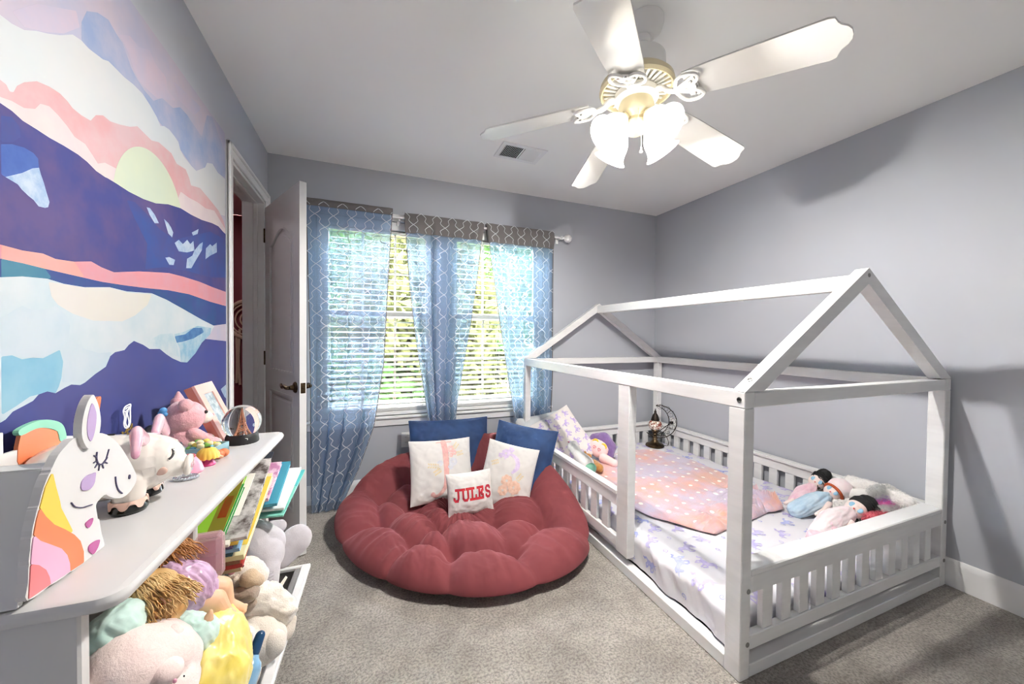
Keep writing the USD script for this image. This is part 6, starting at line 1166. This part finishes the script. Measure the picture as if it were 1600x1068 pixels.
tip0, tip1 = outer[0], outer[-1]; ang2 = np.linspace(-2.0, 1.9, 40); inner = np.stack([-.015 + .135 * np.cos(ang2), 0 * ang2 + .025, .235 + .137 * np.sin(ang2)], -1)
w = np.minimum(1, np.minimum(np.linspace(0, 1, 40), np.linspace(1, 0, 40)) * 8)[:, None]; inner = inner * w + outer * (1 - w)
cr = obj('crescent', cat(tube(outer, .0035, 8), tube(inner, .003, 8)), 'dark_metal', lp)
for k in range(6, 35, 4):
    a, b = outer[k], inner[k]; c = (a + b) / 2; rr = np.linalg.norm(a - b) / 2 * .85
    obj('scroll', tube([(c[0] + rr * (1 - q / 11) * math.cos(q + k), c[1], c[2] + rr * (1 - q / 11) * math.sin(q + k)) for q in np.linspace(0, 8, 26)], .0014, 5), 'dark_metal', cr)
obj('bracket', cat(tube(smoothpath([(.015, 0, .12), (.05, .015, .15), (.10, .025, .19), (.155, .025, .235)], 6), .003, 6), tube(smoothpath([(.012, 0, .105), (.05, .02, .095), (.09, .025, .10)], 6), .0028, 6)), 'dark_metal', lp)
obj('cord', tube(smoothpath([(.07, .02, .012), (.115, .03, .01), (.115, .035, .06), (.09, .06, .1)], 6), .0025, 6), 'dark_metal', lp)

# cloth dolls and white fur at the foot of the bed
mat('doll_face', (246, 226, 220), .8); mat('eye_blue', (150, 200, 226), .5); mat('yarn_black', (24, 24, 26), .7); mat('band_rust', (186, 84, 42), .8); satin('doll_blue', (170, 202, 224), (200, 220, 234), .8); satin('doll_white', (244, 236, 236), (248, 226, 230), .8); satin('doll_rose', (244, 214, 222), (238, 190, 206), .8); satin('doll_crimson', (196, 70, 110), (220, 130, 160), .8)
def cloth_doll(label, head, hip, feet, r, hairm, dress, extra=None, face_d=(-.75, -.35, .5), arms=(), seed=0):
    t = thing('cloth_doll', label, 'doll'); head, hip, feet = map(np.array, (head, hip, feet)); d = (hip - head) / np.linalg.norm(hip - head); fd_ = np.array(face_d, float); fd_ /= np.linalg.norm(fd_)
    obj('head', blob([(head, r)], .006, 4), 'doll_face', t, smooth=True)
    obj('torso', folds(blob([(head + d * r * .9, r * .45, head + d * r * 1.7, r * .8), (head + d * r * 1.7, r * .8, hip, r * 1.15), (hip, r * 1.15, feet, r * .95)], .006, 8), .006, 40, d, seed), dress, t, smooth=True)
    for P in arms:
        P = [np.array(q) for q in P]; obj('arm', blob([(P[k], r * (.36 - .05 * k), P[k + 1], r * (.31 - .05 * k)) for k in range(len(P) - 1)], .005, 5), 'doll_face', t, smooth=True)
    s = np.cross(fd_, d); s /= np.linalg.norm(s)
    for k in (-1, 1): obj('eye', xf(ball((0, 0, 0), (r * .26, r * .3, r * .1), 2), frame(head + fd_ * r * .86 + s * k * r * .42, s, np.cross(fd_, s))), 'eye_blue', t, smooth=True)
    obj('mouth', ball(head + fd_ * r * .93 + d * r * .35, r * .09, 1), 'lip', t)
    return t, head, d, fd_, s
D1 = (np.array([2.555, 1.385, .345]), np.array([2.47, 1.40, .275]), np.array([2.37, 1.385, .245]))
t, h, d, f_, s = cloth_doll('black-haired cloth doll in a pale pink dress, farthest back on the bed', *D1, .043, 'yarn_black', 'doll_rose', arms=[((2.50, 1.36, .29), (2.46, 1.33, .27), (2.42, 1.33, .255))], seed=1)
obj('hair', cat(blob([(h - d * .03 - f_ * .008, .045), (h - d * .07, .034)], .006, 4, .004, 50), strands(h - d * .03, .043, 60, .06, .002, 5, (0, -.2, -.3))), 'yarn_black', t, smooth=True)
D2 = (np.array([2.50, 1.275, .335]), np.array([2.38, 1.31, .275]), np.array([2.27, 1.33, .245]))
t, h, d, f_, s = cloth_doll('cloth doll with a round white bonnet, rust hair band and light blue dress', *D2, .042, 'fur_white', 'doll_blue', arms=[((2.42, 1.25, .29), (2.36, 1.24, .27), (2.31, 1.25, .25)), ((2.40, 1.36, .28), (2.33, 1.39, .26), (2.29, 1.40, .25))], seed=2)
obj('bonnet', blob([(h - d * .05, .058)], .007, 4, .002, 40), 'doll_white', t, smooth=True); n_ = d; u_ = f_ - n_ * (f_ @ n_); u_ /= np.linalg.norm(u_); v_ = np.cross(n_, u_)
obj('hair_band', tube([h - d * .006 + u_ * .046 * math.cos(a) + v_ * .046 * math.sin(a) for a in np.linspace(0, 2 * pi, 30, endpoint=False)], .0075, 8, True), 'band_rust', t)
D3 = (np.array([2.42, 1.128, .315]), np.array([2.25, 1.145, .275]), np.array([2.10, 1.12, .245]))
t, h, d, f_, s = cloth_doll('cloth doll with a big black yarn bun, nearest the front rail', *D3, .047, 'yarn_black', 'doll_white', arms=[((2.30, 1.09, .28), (2.22, 1.06, .26), (2.17, 1.05, .25))], seed=3)
obj('hair', cat(blob([(h - d * .04 + [0, 0, .004], .052), (h - d * .085, .046)], .006, 4, .004, 50), strands(h - d * .05, .052, 60, .05, .002, 6, (0, -.2, -.3))), 'yarn_black', t, smooth=True); obj('hair_tie', tube(smoothpath([h - d * .10, h - d * .14 + [0, -.02, .0], h - d * .19 + [0, -.03, -.03]], 6), .0022, 6), 'yarn_black', t)
obj('skirt_lining', folds(blob([(np.array([2.09, 1.075, .232]), .03, np.array([2.17, 1.04, .232]), .022)], .006, 6), .004, 50, (1, 0, 0), 7), 'doll_crimson', t, smooth=True)
obj('skirt', folds(blob([(np.array([2.06, 1.12, .236]), .034, np.array([2.13, 1.05, .236]), .03), (np.array([2.16, 1.12, .25]), .05)], .006, 6), .006, 45, (1, .3, 0), 8), 'doll_rose', t, smooth=True)
fp = thing('fur_throw', 'white long-pile fur throw heaped in the right front corner of the bed', 'throw')
fm_ = blob([((2.50, 1.30, .25), .07, (2.60, 1.14, .27), .06), ((2.58, 1.02, .29), .055, (2.60, 1.14, .30), .05), ((2.59, 1.3, .30), .045, (2.6, 1.2, .31), .045), ((2.45, 1.03, .235), .05, (2.25, 1.01, .23), .035), ((2.62, 1.24, .385), .035, (2.63, 1.1, .385), .04), ((2.625, 1.1, .385), .045, (2.6, 1.0, .375), .035)], .012, 6, .012, 18); fb = obj('throw_body', fm_, 'fur_white', fp, smooth=True)
hair('fur', 'fur_white', fp, fm_, 7000, .014, .0014, (-.2, -.4, -.5), .7, 2)
rf = thing('rainbow_plush', 'white furry plush with purple, pink and coral striped fur beside the black-haired doll', 'plush toy')
mat('fur_violet', (176, 120, 220), .9, (196, 150, 230), 30); mat('fur_hotpink', (244, 110, 196), .9, (246, 150, 210), 30); mat('fur_coral2', (246, 120, 140), .9, (246, 150, 160), 30); mat('fur_silver', (206, 206, 204), .9, (228, 228, 226), 30)
pts = [(at(1378, 766, 1, 1.10), 'fur_silver'), (at(1388, 779, 1, 1.08), 'fur_violet'), (at(1392, 788, 1, 1.06), 'fur_hotpink'), (at(1390, 797, 1, 1.045), 'fur_silver'), (at(1398, 806, 1, 1.03), 'fur_violet'), (at(1372, 808, 1, 1.05), 'fur_coral2')]
obj('body', blob([(at(1385, 785, 1, 1.1), .035, at(1385, 812, 1, 1.06), .03), (at(1335, 772, 1, 1.2), .032, at(1375, 772, 1, 1.13), .034)], .008, 6), 'fur_white', rf, smooth=True)
for k, (p, mm) in enumerate(pts):
    m = blob([(np.array(p) + [-.036, .01, -.004], .022, np.array(p) + [.036, -.01, 0], .022)], .006, 3, .003, 60); q = obj('fur_stripe', m, mm, rf, smooth=True); hair('fur', mm, q, m, 1300, .026, .0012, (-.4, -.3, -.3), .5, 20 + k)
